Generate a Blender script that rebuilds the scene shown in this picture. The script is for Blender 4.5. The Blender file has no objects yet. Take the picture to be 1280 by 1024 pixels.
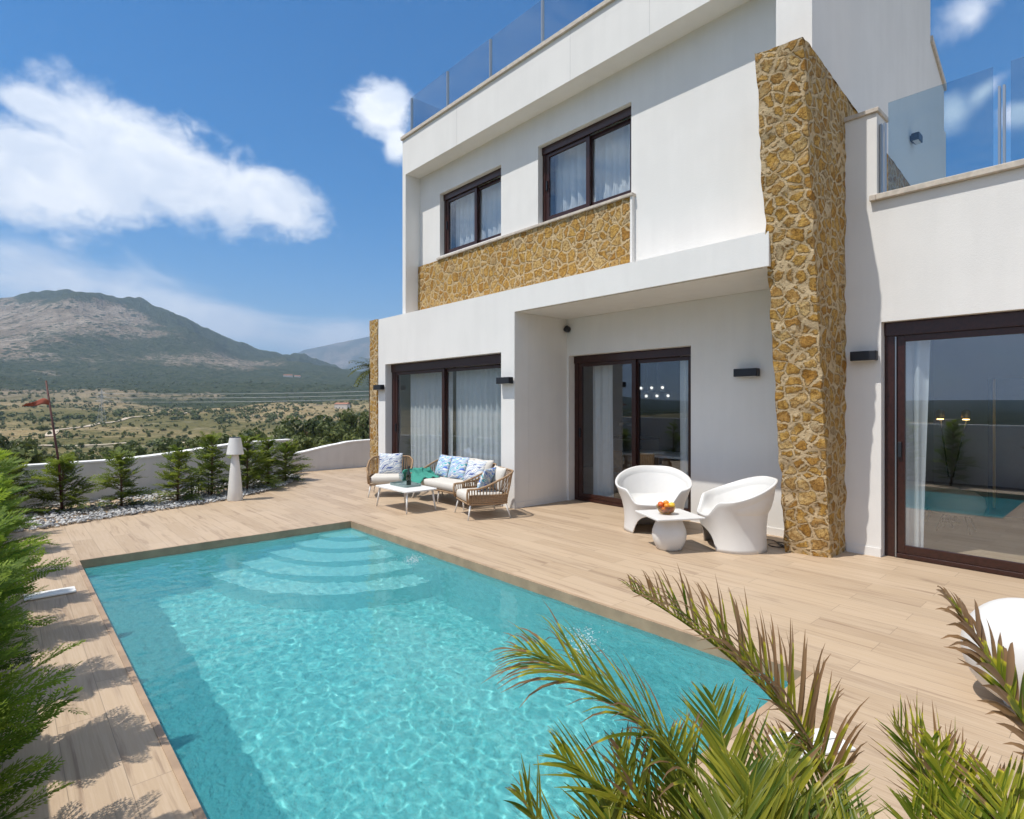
import bpy, bmesh, math, random
from mathutils import Vector, Matrix, noise as mnoise, Euler

# ------------------------------------------------------------------ camera, sky, sun, exposure
SC = bpy.context.scene
COL = SC.collection
R = math.radians
CAM_H = 1.6
F_PX, CX, HY = 711.6, 640.0, 506.0
YAW = R(48.166)
cd = bpy.data.cameras.new('camera')
cam = bpy.data.objects.new('camera', cd); COL.objects.link(cam)
cam.location = (0, 0, CAM_H); cam.rotation_euler = (R(90), 0, YAW)
cd.sensor_width = 36; cd.sensor_fit = 'HORIZONTAL'; cd.lens = F_PX / 1280 * 36
cd.shift_y = -6 / 1280
cd.clip_start = 0.05; cd.clip_end = 40000
SC.camera = cam
SC.view_settings.view_transform = 'Standard'; SC.view_settings.look = 'None'
SC.view_settings.exposure = 0.52; SC.view_settings.gamma = 1
SC.render.engine = 'CYCLES'
SC.cycles.use_denoising = True
SC.cycles.max_bounces = 10; SC.cycles.transparent_max_bounces = 24
SC.cycles.transmission_bounces = 8; SC.cycles.glossy_bounces = 4; SC.cycles.diffuse_bounces = 5
SC.cycles.sample_clamp_indirect = 3.5; SC.cycles.sample_clamp_direct = 9; SC.cycles.caustics_reflective = False
SC.cycles.volume_bounces = 0

SUN_DIR = Vector((0.30, 1.0, -2.1)).normalized()           # the way the light travels
sd = bpy.data.lights.new('sun', 'SUN'); sd.energy = 3.6; sd.angle = R(0.5); sd.color = (1.0, 0.955, 0.88)
sun = bpy.data.objects.new('sun', sd); COL.objects.link(sun)
sun.rotation_euler = SUN_DIR.to_track_quat('-Z', 'Y').to_euler(); sun.location = (-8, -30, 60)
sd.cycles.is_caustics_light = True

FWD = Vector((-math.sin(YAW), math.cos(YAW), 0)); RT = Vector((math.cos(YAW), math.sin(YAW), 0))
def pray(px, py): return FWD + RT * ((px - CX) / F_PX) + Vector((0, 0, 1)) * ((HY - py) / F_PX)
def pt(px, py, depth): return Vector((0, 0, CAM_H)) + pray(px, py) * depth

class NT:
    """small node-tree helper"""
    def __init__(s, tree): s.t = tree; tree.nodes.clear()
    def n(s, typ, **kw):
        nd = s.t.nodes.new(typ)
        for k, v in kw.items():
            if k == 'ins':
                for kk, vv in v.items():
                    if isinstance(vv, bpy.types.NodeSocket): s.t.links.new(vv, nd.inputs[kk])
                    else: nd.inputs[kk].default_value = vv
            else: setattr(nd, k, v)
        return nd
    def l(s, a, b): s.t.links.new(a, b)
    def math(s, op, a, b=None, c=None, clamp=False):
        nd = s.n('ShaderNodeMath', operation=op, use_clamp=clamp)
        for i, v in enumerate((a, b, c)):
            if v is None: continue
            if isinstance(v, bpy.types.NodeSocket): s.l(v, nd.inputs[i])
            else: nd.inputs[i].default_value = v
        return nd.outputs[0]
    def sstep(s, v, a, b, lo=0.0, hi=1.0):
        nd = s.n('ShaderNodeMapRange', interpolation_type='SMOOTHSTEP')
        s.l(v, nd.inputs[0])
        for i, x in zip((1, 2, 3, 4), (a, b, lo, hi)): nd.inputs[i].default_value = x
        return nd.outputs[0]
    def mix(s, f, a, b, blend='MIX'):
        nd = s.n('ShaderNodeMix', data_type='RGBA', blend_type=blend)
        for i, v in ((0, f), (6, a), (7, b)):
            if isinstance(v, bpy.types.NodeSocket): s.l(v, nd.inputs[i])
            else: nd.inputs[i].default_value = (*v, 1) if isinstance(v, tuple) and len(v) == 3 else v
        return nd.outputs[2]
    def noise(s, vec, scale, detail=4, rough=0.55, dist=0.0, col=False):
        nd = s.n('ShaderNodeTexNoise'); 
        if vec is not None: s.l(vec, nd.inputs['Vector'])
        nd.inputs['Scale'].default_value = scale; nd.inputs['Detail'].default_value = detail
        nd.inputs['Roughness'].default_value = rough; nd.inputs['Distortion'].default_value = dist
        return nd.outputs[1 if col else 0]
    def mapping(s, vec, scale=(1, 1, 1), loc=(0, 0, 0), rot=(0, 0, 0)):
        nd = s.n('ShaderNodeMapping'); s.l(vec, nd.inputs[0])
        nd.inputs['Scale'].default_value = scale; nd.inputs['Location'].default_value = loc; nd.inputs['Rotation'].default_value = rot
        return nd.outputs[0]
    def ramp(s, f, stops):
        nd = s.n('ShaderNodeValToRGB'); s.l(f, nd.inputs[0]); e = nd.color_ramp.elements
        while len(e) < len(stops): e.new(0.5)
        for el, (p, c) in zip(e, stops): el.position = p; el.color = (*c, 1)
        return nd.outputs[0]

# ---- sky: Nishita with clouds laid out by compass direction and elevation
world = bpy.data.worlds.new('World'); SC.world = world; world.use_nodes = True
W = NT(world.node_tree)
sky = W.n('ShaderNodeTexSky', sky_type='NISHITA', sun_disc=False)
sky.sun_elevation = R(63.6); sky.sun_rotation = R(196.7); sky.air_density = 1.0; sky.dust_density = 0.25; sky.ozone_density = 2.6; sky.altitude = 200
bg_sky = W.n('ShaderNodeBackground'); bg_sky.inputs[1].default_value = 0.098
hs = W.n('ShaderNodeHueSaturation'); hs.inputs['Saturation'].default_value = 1.52; W.l(sky.outputs[0], hs.inputs['Color']); W.l(hs.outputs[0], bg_sky.inputs[0])
dirv = W.n('ShaderNodeTexCoord').outputs['Generated']
sep = W.n('ShaderNodeSeparateXYZ'); W.l(dirv, sep.inputs[0])
az = W.math('ARCTAN2', W.math('MULTIPLY', sep.outputs[0], -1.0), sep.outputs[1])     # 0 at +Y, 90 deg at -X
el = W.math('ARCSINE', sep.outputs[2])
def azel(px, py):
    d = pray(px, py).normalized(); return math.atan2(-d.x, d.y), math.asin(d.z)
nA = W.noise(W.mapping(dirv, (1, 1, 1.7)), 7.0, 9, 0.56, 0.5)
nB = W.noise(W.mapping(dirv, (1, 1, 2.2), (3, 1, 2)), 3.2, 8, 0.6, 0.8)
nC = W.noise(W.mapping(dirv, (1, 1, 1.4), (5, 2, 7)), 16.0, 6, 0.55, 0.3)
def blob(px, py, rx, ry, rot=0.0):
    """cloud body at a direction; radii given in pixels of the photo, turned into angles"""
    a0, e0 = azel(px, py); a1, _ = azel(px + 10, py); _, e1 = azel(px, py - 10)
    sx, sy = abs(a1 - a0) / 10 * rx, abs(e1 - e0) / 10 * ry
    da = W.math('DIVIDE', W.math('SUBTRACT', az, a0), -abs(a1 - a0) / 10)      # back to photo-sized units, right positive
    de = W.math('DIVIDE', W.math('SUBTRACT', el, e0), -abs(e1 - e0) / 10)      # down positive
    c, s_ = math.cos(rot), math.sin(rot)
    u = W.math('ADD', W.math('MULTIPLY', da, c / rx), W.math('MULTIPLY', de, s_ / rx))
    v = W.math('ADD', W.math('MULTIPLY', da, -s_ / ry), W.math('MULTIPLY', de, c / ry))
    return W.math('SUBTRACT', 1.0, W.math('SQRT', W.math('ADD', W.math('MULTIPLY', u, u), W.math('MULTIPLY', v, v))))
def vmax(*a):
    r = a[0]
    for b in a[1:]:
        nd = W.n('ShaderNodeMath', operation='SMOOTH_MAX'); W.l(r, nd.inputs[0]); W.l(b, nd.inputs[1]); nd.inputs[2].default_value = 0.35; r = nd.outputs[0]
    return r
body = vmax(blob(50, 232, 240, 82, 0.03), blob(215, 212, 195, 84, 0.32), blob(335, 246, 110, 56, 0.46), blob(150, 176, 135, 60, 0.22), blob(45, 132, 62, 30, 0.1), blob(70, 196, 120, 46, 0.15), blob(478, 140, 62, 52, 0.5), blob(498, 178, 26, 36, 0.0))
nD = W.noise(W.mapping(dirv, (1, 1, 1.3), (2, 9, 4)), 34.0, 7, 0.6, 0.6)
nsum = W.math('ADD', W.math('ADD', W.math('MULTIPLY', W.math('SUBTRACT', nA, 0.5), 0.95), W.math('MULTIPLY', W.math('SUBTRACT', nC, 0.5), 0.75)), W.math('MULTIPLY', W.math('SUBTRACT', nD, 0.5), 0.42))
dens = W.sstep(W.math('ADD', body, nsum), 0.12, 0.62)
wbody = vmax(blob(90, 350, 260, 60, 0.10), blob(240, 392, 260, 48, 0.2), blob(420, 425, 130, 34, -0.05), blob(1215, 20, 60, 60, 0.6), blob(1190, 140, 40, 44, 0.5), blob(1232, 112, 56, 26, -0.5), blob(1270, 140, 40, 26, 0.2))
wisp = W.math('MULTIPLY', W.sstep(W.math('ADD', wbody, W.math('MULTIPLY', W.math('SUBTRACT', nB, 0.5), 2.2)), 0.02, 0.85), 0.85)
fwd_dot = W.math('ADD', W.math('MULTIPLY', sep.outputs[0], FWD.x), W.math('MULTIPLY', sep.outputs[1], FWD.y))
back = W.math('MULTIPLY', W.sstep(W.math('ADD', nB, W.math('MULTIPLY', nA, 0.35)), 0.50, 0.76), W.math('MULTIPLY', W.sstep(fwd_dot, 0.50, 0.20), 0.9))  # unseen cloud added out of frame to brighten and whiten the shade fill
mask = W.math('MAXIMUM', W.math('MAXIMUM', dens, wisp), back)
shade = W.sstep(W.math('ADD', W.math('MULTIPLY', nC, 0.5), W.math('MULTIPLY', nA, 0.7)), 0.46, 0.74)
ccol = W.mix(shade, (0.90, 0.92, 0.95), (0.66, 0.72, 0.82))
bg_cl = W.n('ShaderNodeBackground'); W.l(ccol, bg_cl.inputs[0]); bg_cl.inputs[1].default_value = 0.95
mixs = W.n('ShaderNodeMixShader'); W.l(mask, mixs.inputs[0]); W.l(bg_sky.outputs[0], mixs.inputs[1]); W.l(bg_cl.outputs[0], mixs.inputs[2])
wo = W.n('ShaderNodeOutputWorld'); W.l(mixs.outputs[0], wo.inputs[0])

# ------------------------------------------------------------------ mesh helpers
rnd = random.Random(7)
class MB:
    def __init__(s): s.v = []; s.f = []; s.a = []
    def add(s, verts, faces, a=None):
        o = len(s.v); s.v.extend(tuple(v) for v in verts); s.f.extend(tuple(i + o for i in f) for f in faces)
        if a is not None: s.a.extend(a)
        elif s.a: s.a.extend([0.0] * len(verts))
        return s
    def box(s, x0, x1, y0, y1, z0, z1):
        return s.add([(x0, y0, z0), (x1, y0, z0), (x1, y1, z0), (x0, y1, z0), (x0, y0, z1), (x1, y0, z1), (x1, y1, z1), (x0, y1, z1)],
                     [(0, 3, 2, 1), (4, 5, 6, 7), (0, 1, 5, 4), (1, 2, 6, 5), (2, 3, 7, 6), (3, 0, 4, 7)])
    def quad(s, *p): return s.add(p, [(0, 1, 2, 3)])
    def tube(s, pts, r, n=8, cap=True, a=None):
        pts = [Vector(p) for p in pts]; rr = r if isinstance(r, (list, tuple)) else [r] * len(pts)
        vs = []; fs = []; up = None
        for i, p in enumerate(pts):
            t = (pts[min(i + 1, len(pts) - 1)] - pts[max(i - 1, 0)]).normalized()
            if up is None:
                up = Vector((0, 0, 1)) if abs(t.z) < 0.9 else Vector((1, 0, 0))
            x = t.cross(up).normalized(); up = x.cross(t).normalized()
            for k in range(n):
                an = 2 * math.pi * k / n; vs.append(p + (x * math.cos(an) + up * math.sin(an)) * rr[i])
        for i in range(len(pts) - 1):
            for k in range(n):
                k2 = (k + 1) % n; fs.append((i * n + k, i * n + k2, (i + 1) * n + k2, (i + 1) * n + k))
        if cap: fs.append(tuple(range(n - 1, -1, -1))); fs.append(tuple(range((len(pts) - 1) * n, len(pts) * n)))
        return s.add(vs, fs, None if a is None else [a] * len(vs))
    def lathe(s, prof, n=24, c=(0, 0, 0)):
        vs = []; fs = []
        for r_, z in prof:
            for k in range(n):
                an = 2 * math.pi * k / n; vs.append((c[0] + r_ * math.cos(an), c[1] + r_ * math.sin(an), c[2] + z))
        m = len(prof)
        for i in range(m - 1):
            for k in range(n):
                k2 = (k + 1) % n; fs.append((i * n + k, i * n + k2, (i + 1) * n + k2, (i + 1) * n + k))
        fs.append(tuple(range(n - 1, -1, -1))); fs.append(tuple(range((m - 1) * n, m * n)))
        return s.add(vs, fs)
    def blobball(s, c, r, sub=2, jit=0.12, sc=(1, 1, 1), seed=0):
        bm = bmesh.new(); bmesh.ops.create_icosphere(bm, subdivisions=sub, radius=1)
        vs = []
        for v in bm.verts:
            k = 1 + jit * mnoise.noise(v.co * 1.6 + Vector((seed * 3.1, seed, -seed)))
            vs.append((c[0] + v.co.x * r * k * sc[0], c[1] + v.co.y * r * k * sc[1], c[2] + v.co.z * r * k * sc[2]))
        fs = [tuple(v.index for v in f.verts) for f in bm.faces]; bm.free()
        return s.add(vs, fs)
    def xf(s, m, start=0):
        for i in range(start, len(s.v)): s.v[i] = tuple(m @ Vector(s.v[i]))
        return s
    def build(s, name, mat, parent=None, smooth=False, bevel=0.0, subsurf=0, attr='tint', angle=None):
        me = bpy.data.meshes.new(name); me.from_pydata(s.v, [], s.f); me.update()
        if s.a and len(s.a) == len(s.v):
            at = me.attributes.new(attr, 'FLOAT', 'POINT'); at.data.foreach_set('value', s.a)
        me.materials.append(mat)
        o = bpy.data.objects.new(name, me); COL.objects.link(o)
        if smooth: me.polygons.foreach_set('use_smooth', [True] * len(me.polygons))
        if bevel:
            b = o.modifiers.new('bevel', 'BEVEL'); b.width = bevel; b.segments = 2; b.limit_method = 'ANGLE'
        if subsurf:
            m = o.modifiers.new('sub', 'SUBSURF'); m.levels = subsurf; m.render_levels = subsurf
        if parent is not None: o.parent = parent
        return o

def tag(o, label, cat, group=None, kind=None):
    if label: o['label'] = label
    if cat: o['category'] = cat
    if group: o['group'] = group
    if kind: o['kind'] = kind
    return o
def thing(name, label, cat, loc=(0, 0, 0), rz=0.0, group=None):
    o = bpy.data.objects.new(name, None); COL.objects.link(o); o.location = loc; o.rotation_euler = (0, 0, rz)
    o.empty_display_size = 0.1
    return tag(o, label, cat, group)
def dup(root, loc, rz=0.0, label=None, sc=None, group=None):
    r = root.copy(); COL.objects.link(r); r.location = loc; r.rotation_euler = (0, 0, rz)
    if sc: r.scale = (sc,) * 3 if not isinstance(sc, tuple) else sc
    if label: r['label'] = label
    if group: r['group'] = group
    for ch in list(root.children):
        c = ch.copy(); COL.objects.link(c); c.parent = r
        for g in list(ch.children):
            d = g.copy(); COL.objects.link(d); d.parent = c
    return r

def wall_mesh(mb, axis, p0, p1, a0, a1, z0, z1, holes=()):
    """wall slab from plane p0 to p1 (p0 front) along the other axis a0..a1, with rectangular holes (u0,u1,z0,z1)"""
    us = sorted({a0, a1, *[h[0] for h in holes], *[h[1] for h in holes]}); us = [u for u in us if a0 <= u <= a1]
    zs = sorted({z0, z1, *[h[2] for h in holes], *[h[3] for h in holes]}); zs = [z for z in zs if z0 <= z <= z1]
    def P(u, p, z): return (u, p, z) if axis == 'Y' else ((p, u, z) if axis == 'X' else (u, z, p))
    nu, nz = len(us) - 1, len(zs) - 1
    def solid(i, j):
        if not (0 <= i < nu and 0 <= j < nz): return False
        cu, cz = (us[i] + us[i + 1]) / 2, (zs[j] + zs[j + 1]) / 2
        return not any(h[0] < cu < h[1] and h[2] < cz < h[3] for h in holes)
    bm = bmesh.new(); cache = {}
    def V(u, p, z):
        k = (round(u, 5), round(p, 5), round(z, 5))
        if k not in cache: cache[k] = bm.verts.new(P(*k))
        return cache[k]
    def F(*v):
        try: bm.faces.new(v)
        except ValueError: pass
    for i in range(nu):
        for j in range(nz):
            if not solid(i, j): continue
            u0, u1, w0, w1 = us[i], us[i + 1], zs[j], zs[j + 1]
            F(V(u0, p0, w0), V(u1, p0, w0), V(u1, p0, w1), V(u0, p0, w1))
            F(V(u0, p1, w1), V(u1, p1, w1), V(u1, p1, w0), V(u0, p1, w0))
            if not solid(i - 1, j): F(V(u0, p0, w1), V(u0, p1, w1), V(u0, p1, w0), V(u0, p0, w0))
            if not solid(i + 1, j): F(V(u1, p0, w0), V(u1, p1, w0), V(u1, p1, w1), V(u1, p0, w1))
            if not solid(i, j - 1): F(V(u0, p0, w0), V(u0, p1, w0), V(u1, p1, w0), V(u1, p0, w0))
            if not solid(i, j + 1): F(V(u0, p0, w1), V(u1, p0, w1), V(u1, p1, w1), V(u0, p1, w1))
    bmesh.ops.recalc_face_normals(bm, faces=bm.faces)
    bm.verts.index_update()
    mb.add([v.co[:] for v in bm.verts], [tuple(v.index for v in f.verts) for f in bm.faces]); bm.free()
    return mb

# ------------------------------------------------------------------ materials
def mat(name):
    m = bpy.data.materials.new(name); m.use_nodes = True; return m, NT(m.node_tree)
def out(T, sh, disp=None):
    o = T.n('ShaderNodeOutputMaterial'); T.l(sh, o.inputs[0])
    if disp is not None: T.l(disp, o.inputs[2])
def pbsdf(T, col, rough=0.6, metal=0.0, spec=0.5, bump=None, bstr=0.3, bdist=0.01, **kw):
    b = T.n('ShaderNodeBsdfPrincipled')
    for k, v in (('Base Color', col), ('Roughness', rough), ('Metallic', metal), ('Specular IOR Level', spec)):
        if isinstance(v, bpy.types.NodeSocket): T.l(v, b.inputs[k])
        else: b.inputs[k].default_value = (*v, 1) if k == 'Base Color' else v
    for k, v in kw.items(): b.inputs[k.replace('_', ' ')].default_value = v
    if bump is not None:
        bn = T.n('ShaderNodeBump'); T.l(bump, bn.inputs['Height']); bn.inputs['Strength'].default_value = bstr; bn.inputs['Distance'].default_value = bdist
        T.l(bn.outputs[0], b.inputs['Normal'])
    return b.outputs[0]
def objco(T): return T.n('ShaderNodeTexCoord').outputs['Object']

def plaster(name, col, var=0.05):
    m, T = mat(name); c = objco(T)
    n1 = T.noise(c, 1.3, 5, 0.6); n2 = T.noise(T.mapping(c, (6, 6, 0.6)), 1.0, 4, 0.6); n3 = T.noise(c, 140, 3, 0.6)
    f = T.math('ADD', T.math('MULTIPLY', n1, 0.6), T.math('MULTIPLY', n2, 0.4))
    dark = tuple(x * (1 - 2 * var) for x in col)
    base = T.mix(T.sstep(f, 0.38, 0.62), dark, col)
    h = T.math('ADD', n3, T.math('MULTIPLY', T.noise(c, 45, 2), 0.6))
    out(T, pbsdf(T, base, 0.92, spec=0.15, bump=h, bstr=0.35, bdist=0.004)); return m
M_WALL = plaster('white_render', (0.755, 0.74, 0.715), 0.024)
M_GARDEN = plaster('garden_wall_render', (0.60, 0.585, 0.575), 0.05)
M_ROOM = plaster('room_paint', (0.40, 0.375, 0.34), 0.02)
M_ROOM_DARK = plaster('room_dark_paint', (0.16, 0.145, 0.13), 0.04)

def simple(name, col, rough=0.5, metal=0.0, nscale=0, namt=0.12, bump=0.0, spec=0.5, **kw):
    m, T = mat(name); c = objco(T); base = col; h = None
    if nscale:
        n = T.noise(c, nscale, 4, 0.6); base = T.mix(T.sstep(n, 0.3, 0.7), tuple(x * (1 - namt) for x in col), tuple(min(1, x * (1 + namt)) for x in col))
        if bump: h = n
    out(T, pbsdf(T, base, rough, metal, spec, bump=h, bstr=bump, bdist=0.005, **kw)); return m
M_COPING = simple('coping_stone', (0.52, 0.46, 0.39), 0.7, nscale=18, namt=0.14, bump=0.1)
M_FRAME = simple('mahogany_frame', (0.034, 0.010, 0.007), 0.30, nscale=30, namt=0.25)
M_FRAME_DK = simple('frame_seal', (0.012, 0.010, 0.010), 0.5)
M_BLACK = simple('anthracite_metal', (0.022, 0.024, 0.030), 0.42, metal=0.3)
M_STEEL = simple('brushed_steel', (0.34, 0.36, 0.38), 0.35, metal=0.9)
M_PLASTIC = simple('white_polyethylene', (0.68, 0.665, 0.64), 0.42, nscale=6, namt=0.02)
M_POWDER = simple('white_powder_coat', (0.74, 0.73, 0.71), 0.40)
M_BRASS = simple('brass', (0.55, 0.36, 0.12), 0.35, metal=0.9)
M_CABLE = simple('dark_cable', (0.05, 0.035, 0.03), 0.6)
M_WHITESTRIP = simple('white_skimmer_plastic', (0.72, 0.71, 0.69), 0.5, nscale=9, namt=0.06)

def wood_tile():
    m, T = mat('oak_look_tiles'); c = objco(T)
    br = T.n('ShaderNodeTexBrick'); T.l(c, br.inputs['Vector'])
    br.offset = 0.37; br.offset_frequency = 2; br.squash = 1
    for k, v in (('Scale', 1.0), ('Mortar Size', 0.0018), ('Mortar Smooth', 0.3), ('Bias', 0.0), ('Brick Width', 1.2), ('Row Height', 0.2)): br.inputs[k].default_value = v
    br.inputs['Color1'].default_value = (0, 0, 0, 1); br.inputs['Color2'].default_value = (1, 1, 1, 1); br.inputs['Mortar'].default_value = (0.5, 0.5, 0.5, 1)
    rnd_c = T.n('ShaderNodeSeparateColor'); T.l(br.outputs[0], rnd_c.inputs[0]); r_ = rnd_c.outputs[0]
    off = T.n('ShaderNodeCombineXYZ'); T.l(T.math('MULTIPLY', r_, 37.0), off.inputs[0]); T.l(T.math('MULTIPLY', r_, 11.0), off.inputs[1]); T.l(T.math('MULTIPLY', r_, 23.0), off.inputs[2])
    va = T.n('ShaderNodeVectorMath', operation='ADD'); T.l(c, va.inputs[0]); T.l(off.outputs[0], va.inputs[1])
    g1 = T.noise(T.mapping(va.outputs[0], (0.9, 16, 1)), 1.0, 5, 0.62, 0.9)
    g2 = T.noise(T.mapping(va.outputs[0], (3.0, 90, 1)), 1.0, 3, 0.6, 0.2)
    kn = T.noise(T.mapping(va.outputs[0], (1.6, 5.0, 1)), 1.0, 2, 0.5)
    base = T.ramp(r_, [(0.0, (0.385, 0.280, 0.185)), (0.35, (0.445, 0.33, 0.22)), (0.7, (0.485, 0.365, 0.25)), (1.0, (0.41, 0.305, 0.205))])
    base = T.mix(T.sstep(g1, 0.50, 0.74, 0, 0.80), base, (0.235, 0.155, 0.10))
    base = T.mix(T.sstep(g2, 0.42, 0.66, 0, 0.30), base, (0.56, 0.44, 0.33))
    base = T.mix(T.sstep(kn, 0.68, 0.80, 0, 0.5), base, (0.20, 0.13, 0.085))
    base = T.mix(T.math('MULTIPLY', br.outputs[1], 0.85), base, (0.22, 0.165, 0.115))
    dirt = T.noise(c, 0.55, 4, 0.6); base = T.mix(T.sstep(dirt, 0.5, 0.75, 0, 0.16), base, (0.60, 0.50, 0.40))
    h = T.math('SUBTRACT', T.math('MULTIPLY', g1, 0.35), T.math('MULTIPLY', br.outputs[1], 1.0))
    out(T, pbsdf(T, base, 0.55, spec=0.35, bump=h, bstr=0.25, bdist=0.003)); return m
M_DECK = wood_tile()
M_COPE_POOL = simple('pool_edge_tile', (0.37, 0.255, 0.165), 0.55, nscale=5, namt=0.15)

def stone_mat(name, scale, mortar, stretch=(1, 1, 1), mw=0.07):
    m, T = mat(name); c0 = objco(T)
    wn = T.noise(c0, scale * 1.4, 3, 0.6, col=True)
    sv = T.n('ShaderNodeVectorMath', operation='SUBTRACT'); T.l(wn, sv.inputs[0]); sv.inputs[1].default_value = (0.5, 0.5, 0.5)
    sc = T.n('ShaderNodeVectorMath', operation='SCALE'); T.l(sv.outputs[0], sc.inputs[0]); sc.inputs[3].default_value = 0.55 / scale
    ad = T.n('ShaderNodeVectorMath', operation='ADD'); T.l(c0, ad.inputs[0]); T.l(sc.outputs[0], ad.inputs[1])
    c = T.mapping(ad.outputs[0], stretch)
    ve = T.n('ShaderNodeTexVoronoi', feature='DISTANCE_TO_EDGE'); T.l(c, ve.inputs['Vector']); ve.inputs['Scale'].default_value = scale; ve.inputs['Randomness'].default_value = 0.95
    vc = T.n('ShaderNodeTexVoronoi', feature='F1'); T.l(c, vc.inputs['Vector']); vc.inputs['Scale'].default_value = scale; vc.inputs['Randomness'].default_value = 0.95
    scol = T.n('ShaderNodeSeparateColor'); T.l(vc.outputs['Color'], scol.inputs[0])
    n = T.noise(c0, 26, 5, 0.65); nf = T.noise(c0, 90, 3, 0.6); nm = T.noise(c0, 9, 4, 0.6)
    edge = T.math('ADD', ve.outputs['Distance'], T.math('ADD', T.math('MULTIPLY', T.math('SUBTRACT', n, 0.5), 0.27), T.math('MULTIPLY', T.math('SUBTRACT', nf, 0.5), 0.08)))
    edge = T.math('ADD', edge, T.math('MULTIPLY', T.math('SUBTRACT', scol.outputs[1], 0.5), -0.07))
    st = T.sstep(edge, mw - 0.01, mw + 0.085)
    ochre = T.ramp(scol.outputs[0], [(0.0, (0.47, 0.26, 0.060)), (0.25, (0.58, 0.36, 0.10)), (0.5, (0.40, 0.20, 0.040)), (0.72, (0.62, 0.44, 0.19)), (0.88, (0.52, 0.30, 0.07)), (1.0, (0.42, 0.33, 0.20))])
    ochre = T.mix(T.sstep(n, 0.40, 0.66, 0, 0.85), ochre, (0.215, 0.105, 0.022)); ochre = T.mix(T.sstep(nf, 0.50, 0.68, 0, 0.72), ochre, (0.12, 0.052, 0.012))
    ochre = T.mix(T.sstep(nm, 0.52, 0.75, 0, 0.55), ochre, (0.66, 0.50, 0.26))
    mo = T.mix(nf, tuple(x * 0.66 for x in mortar), tuple(min(1, x * 1.22) for x in mortar)); mo = T.mix(T.sstep(nm, 0.5, 0.7, 0, 0.5), mo, (0.42, 0.25, 0.085)); mo = T.mix(T.sstep(T.noise(c0, 3.0, 5, 0.65), 0.52, 0.7, 0, 0.35), mo, (0.16, 0.13, 0.10))
    col = T.mix(st, mo, ochre)
    h = T.math('ADD', T.math('MULTIPLY', st, 1.0), T.math('ADD', T.math('MULTIPLY', n, 0.9), T.math('MULTIPLY', nf, 0.35)))
    out(T, pbsdf(T, col, 0.9, spec=0.2, bump=h, bstr=0.95, bdist=0.021)); return m
M_STONE = stone_mat('ochre_rubble_stone', 7.6, (0.60, 0.455, 0.27), stretch=(1, 1, 1.1), mw=0.055)
M_STONE_P = stone_mat('ochre_cladding_stone', 6.4, (0.60, 0.445, 0.25), mw=0.045)

def glass_mat(name, refl, tint, r0=0.0):
    m, T = mat(name); lw = T.n('ShaderNodeLayerWeight'); lw.inputs[0].default_value = 0.5
    f = T.math('MINIMUM', T.math('ADD', T.math('POWER', lw.outputs['Facing'], 5.0), refl), 1.0)
    tr = T.n('ShaderNodeBsdfTransparent'); tr.inputs[0].default_value = (*tint, 1)
    gl = T.n('ShaderNodeBsdfGlossy'); gl.inputs['Roughness'].default_value = r0; gl.inputs[0].default_value = (0.92, 0.95, 1.0, 1)
    mx = T.n('ShaderNodeMixShader'); T.l(f, mx.inputs[0]); T.l(tr.outputs[0], mx.inputs[1]); T.l(gl.outputs[0], mx.inputs[2])
    out(T, mx.outputs[0]); return m
M_GLASS = glass_mat('window_glass', 0.085, (0.95, 0.975, 0.985))
M_GLASS_D = glass_mat('patio_door_glass', 0.14, (0.95, 0.975, 0.985))
M_GLASS_R = glass_mat('balustrade_glass', 0.055, (0.74, 0.82, 0.86))

def fabric(name, col, scale=220, translucent=0.0, namt=0.1):
    m, T = mat(name); c = objco(T); n = T.noise(c, scale, 2, 0.5); n2 = T.noise(c, 9, 3, 0.5)
    base = T.mix(n, tuple(x * (1 - namt) for x in col), col); base = T.mix(T.sstep(n2, 0.4, 0.7, 0, 0.12), base, tuple(x * 0.7 for x in col))
    b = pbsdf(T, base, 0.95, spec=0.1, bump=n, bstr=0.15, bdist=0.003)
    if translucent:
        t = T.n('ShaderNodeBsdfTranslucent'); T.l(base, t.inputs[0]); mx = T.n('ShaderNodeMixShader'); mx.inputs[0].default_value = translucent
        T.l(b, mx.inputs[1]); T.l(t.outputs[0], mx.inputs[2]); b = mx.outputs[0]
    out(T, b); return m
M_CURT = fabric('sheer_white_curtain', (0.90, 0.915, 0.93), 120, 0.30, 0.05)
M_CUSH = fabric('ivory_cushion', (0.62, 0.585, 0.53))
M_THROW = fabric('teal_throw', (0.075, 0.33, 0.26), 60, 0, 0.4)
M_ROPE = fabric('tan_rope', (0.42, 0.28, 0.17), 160, 0, 0.35)

def patterned(name, stops, warp):
    m, T = mat(name); c = objco(T)
    w = T.n('ShaderNodeTexWave', wave_type='BANDS', bands_direction='Z'); T.l(T.mapping(c, (1, 1, 1), rot=(0, R(25), 0)), w.inputs[0])
    w.inputs['Scale'].default_value = 3.4; w.inputs['Distortion'].default_value = warp; w.inputs['Detail'].default_value = 1.5; w.inputs['Detail Scale'].default_value = 2.2
    ch = T.noise(T.mapping(c, (6, 6, 13)), 1.0, 2, 0.5)
    f = T.math('FRACT', T.math('ADD', T.math('MULTIPLY', w.outputs[1], 0.75), T.math('MULTIPLY', ch, 0.9)))
    nd = T.n('ShaderNodeValToRGB'); T.l(f, nd.inputs[0]); nd.color_ramp.interpolation = 'CONSTANT'; e = nd.color_ramp.elements
    while len(e) < len(stops): e.new(0.5)
    for x, (p, cc) in zip(e, stops): x.position = p; x.color = (*cc, 1)
    out(T, pbsdf(T, nd.outputs[0], 0.95, spec=0.1)); return m
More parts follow.
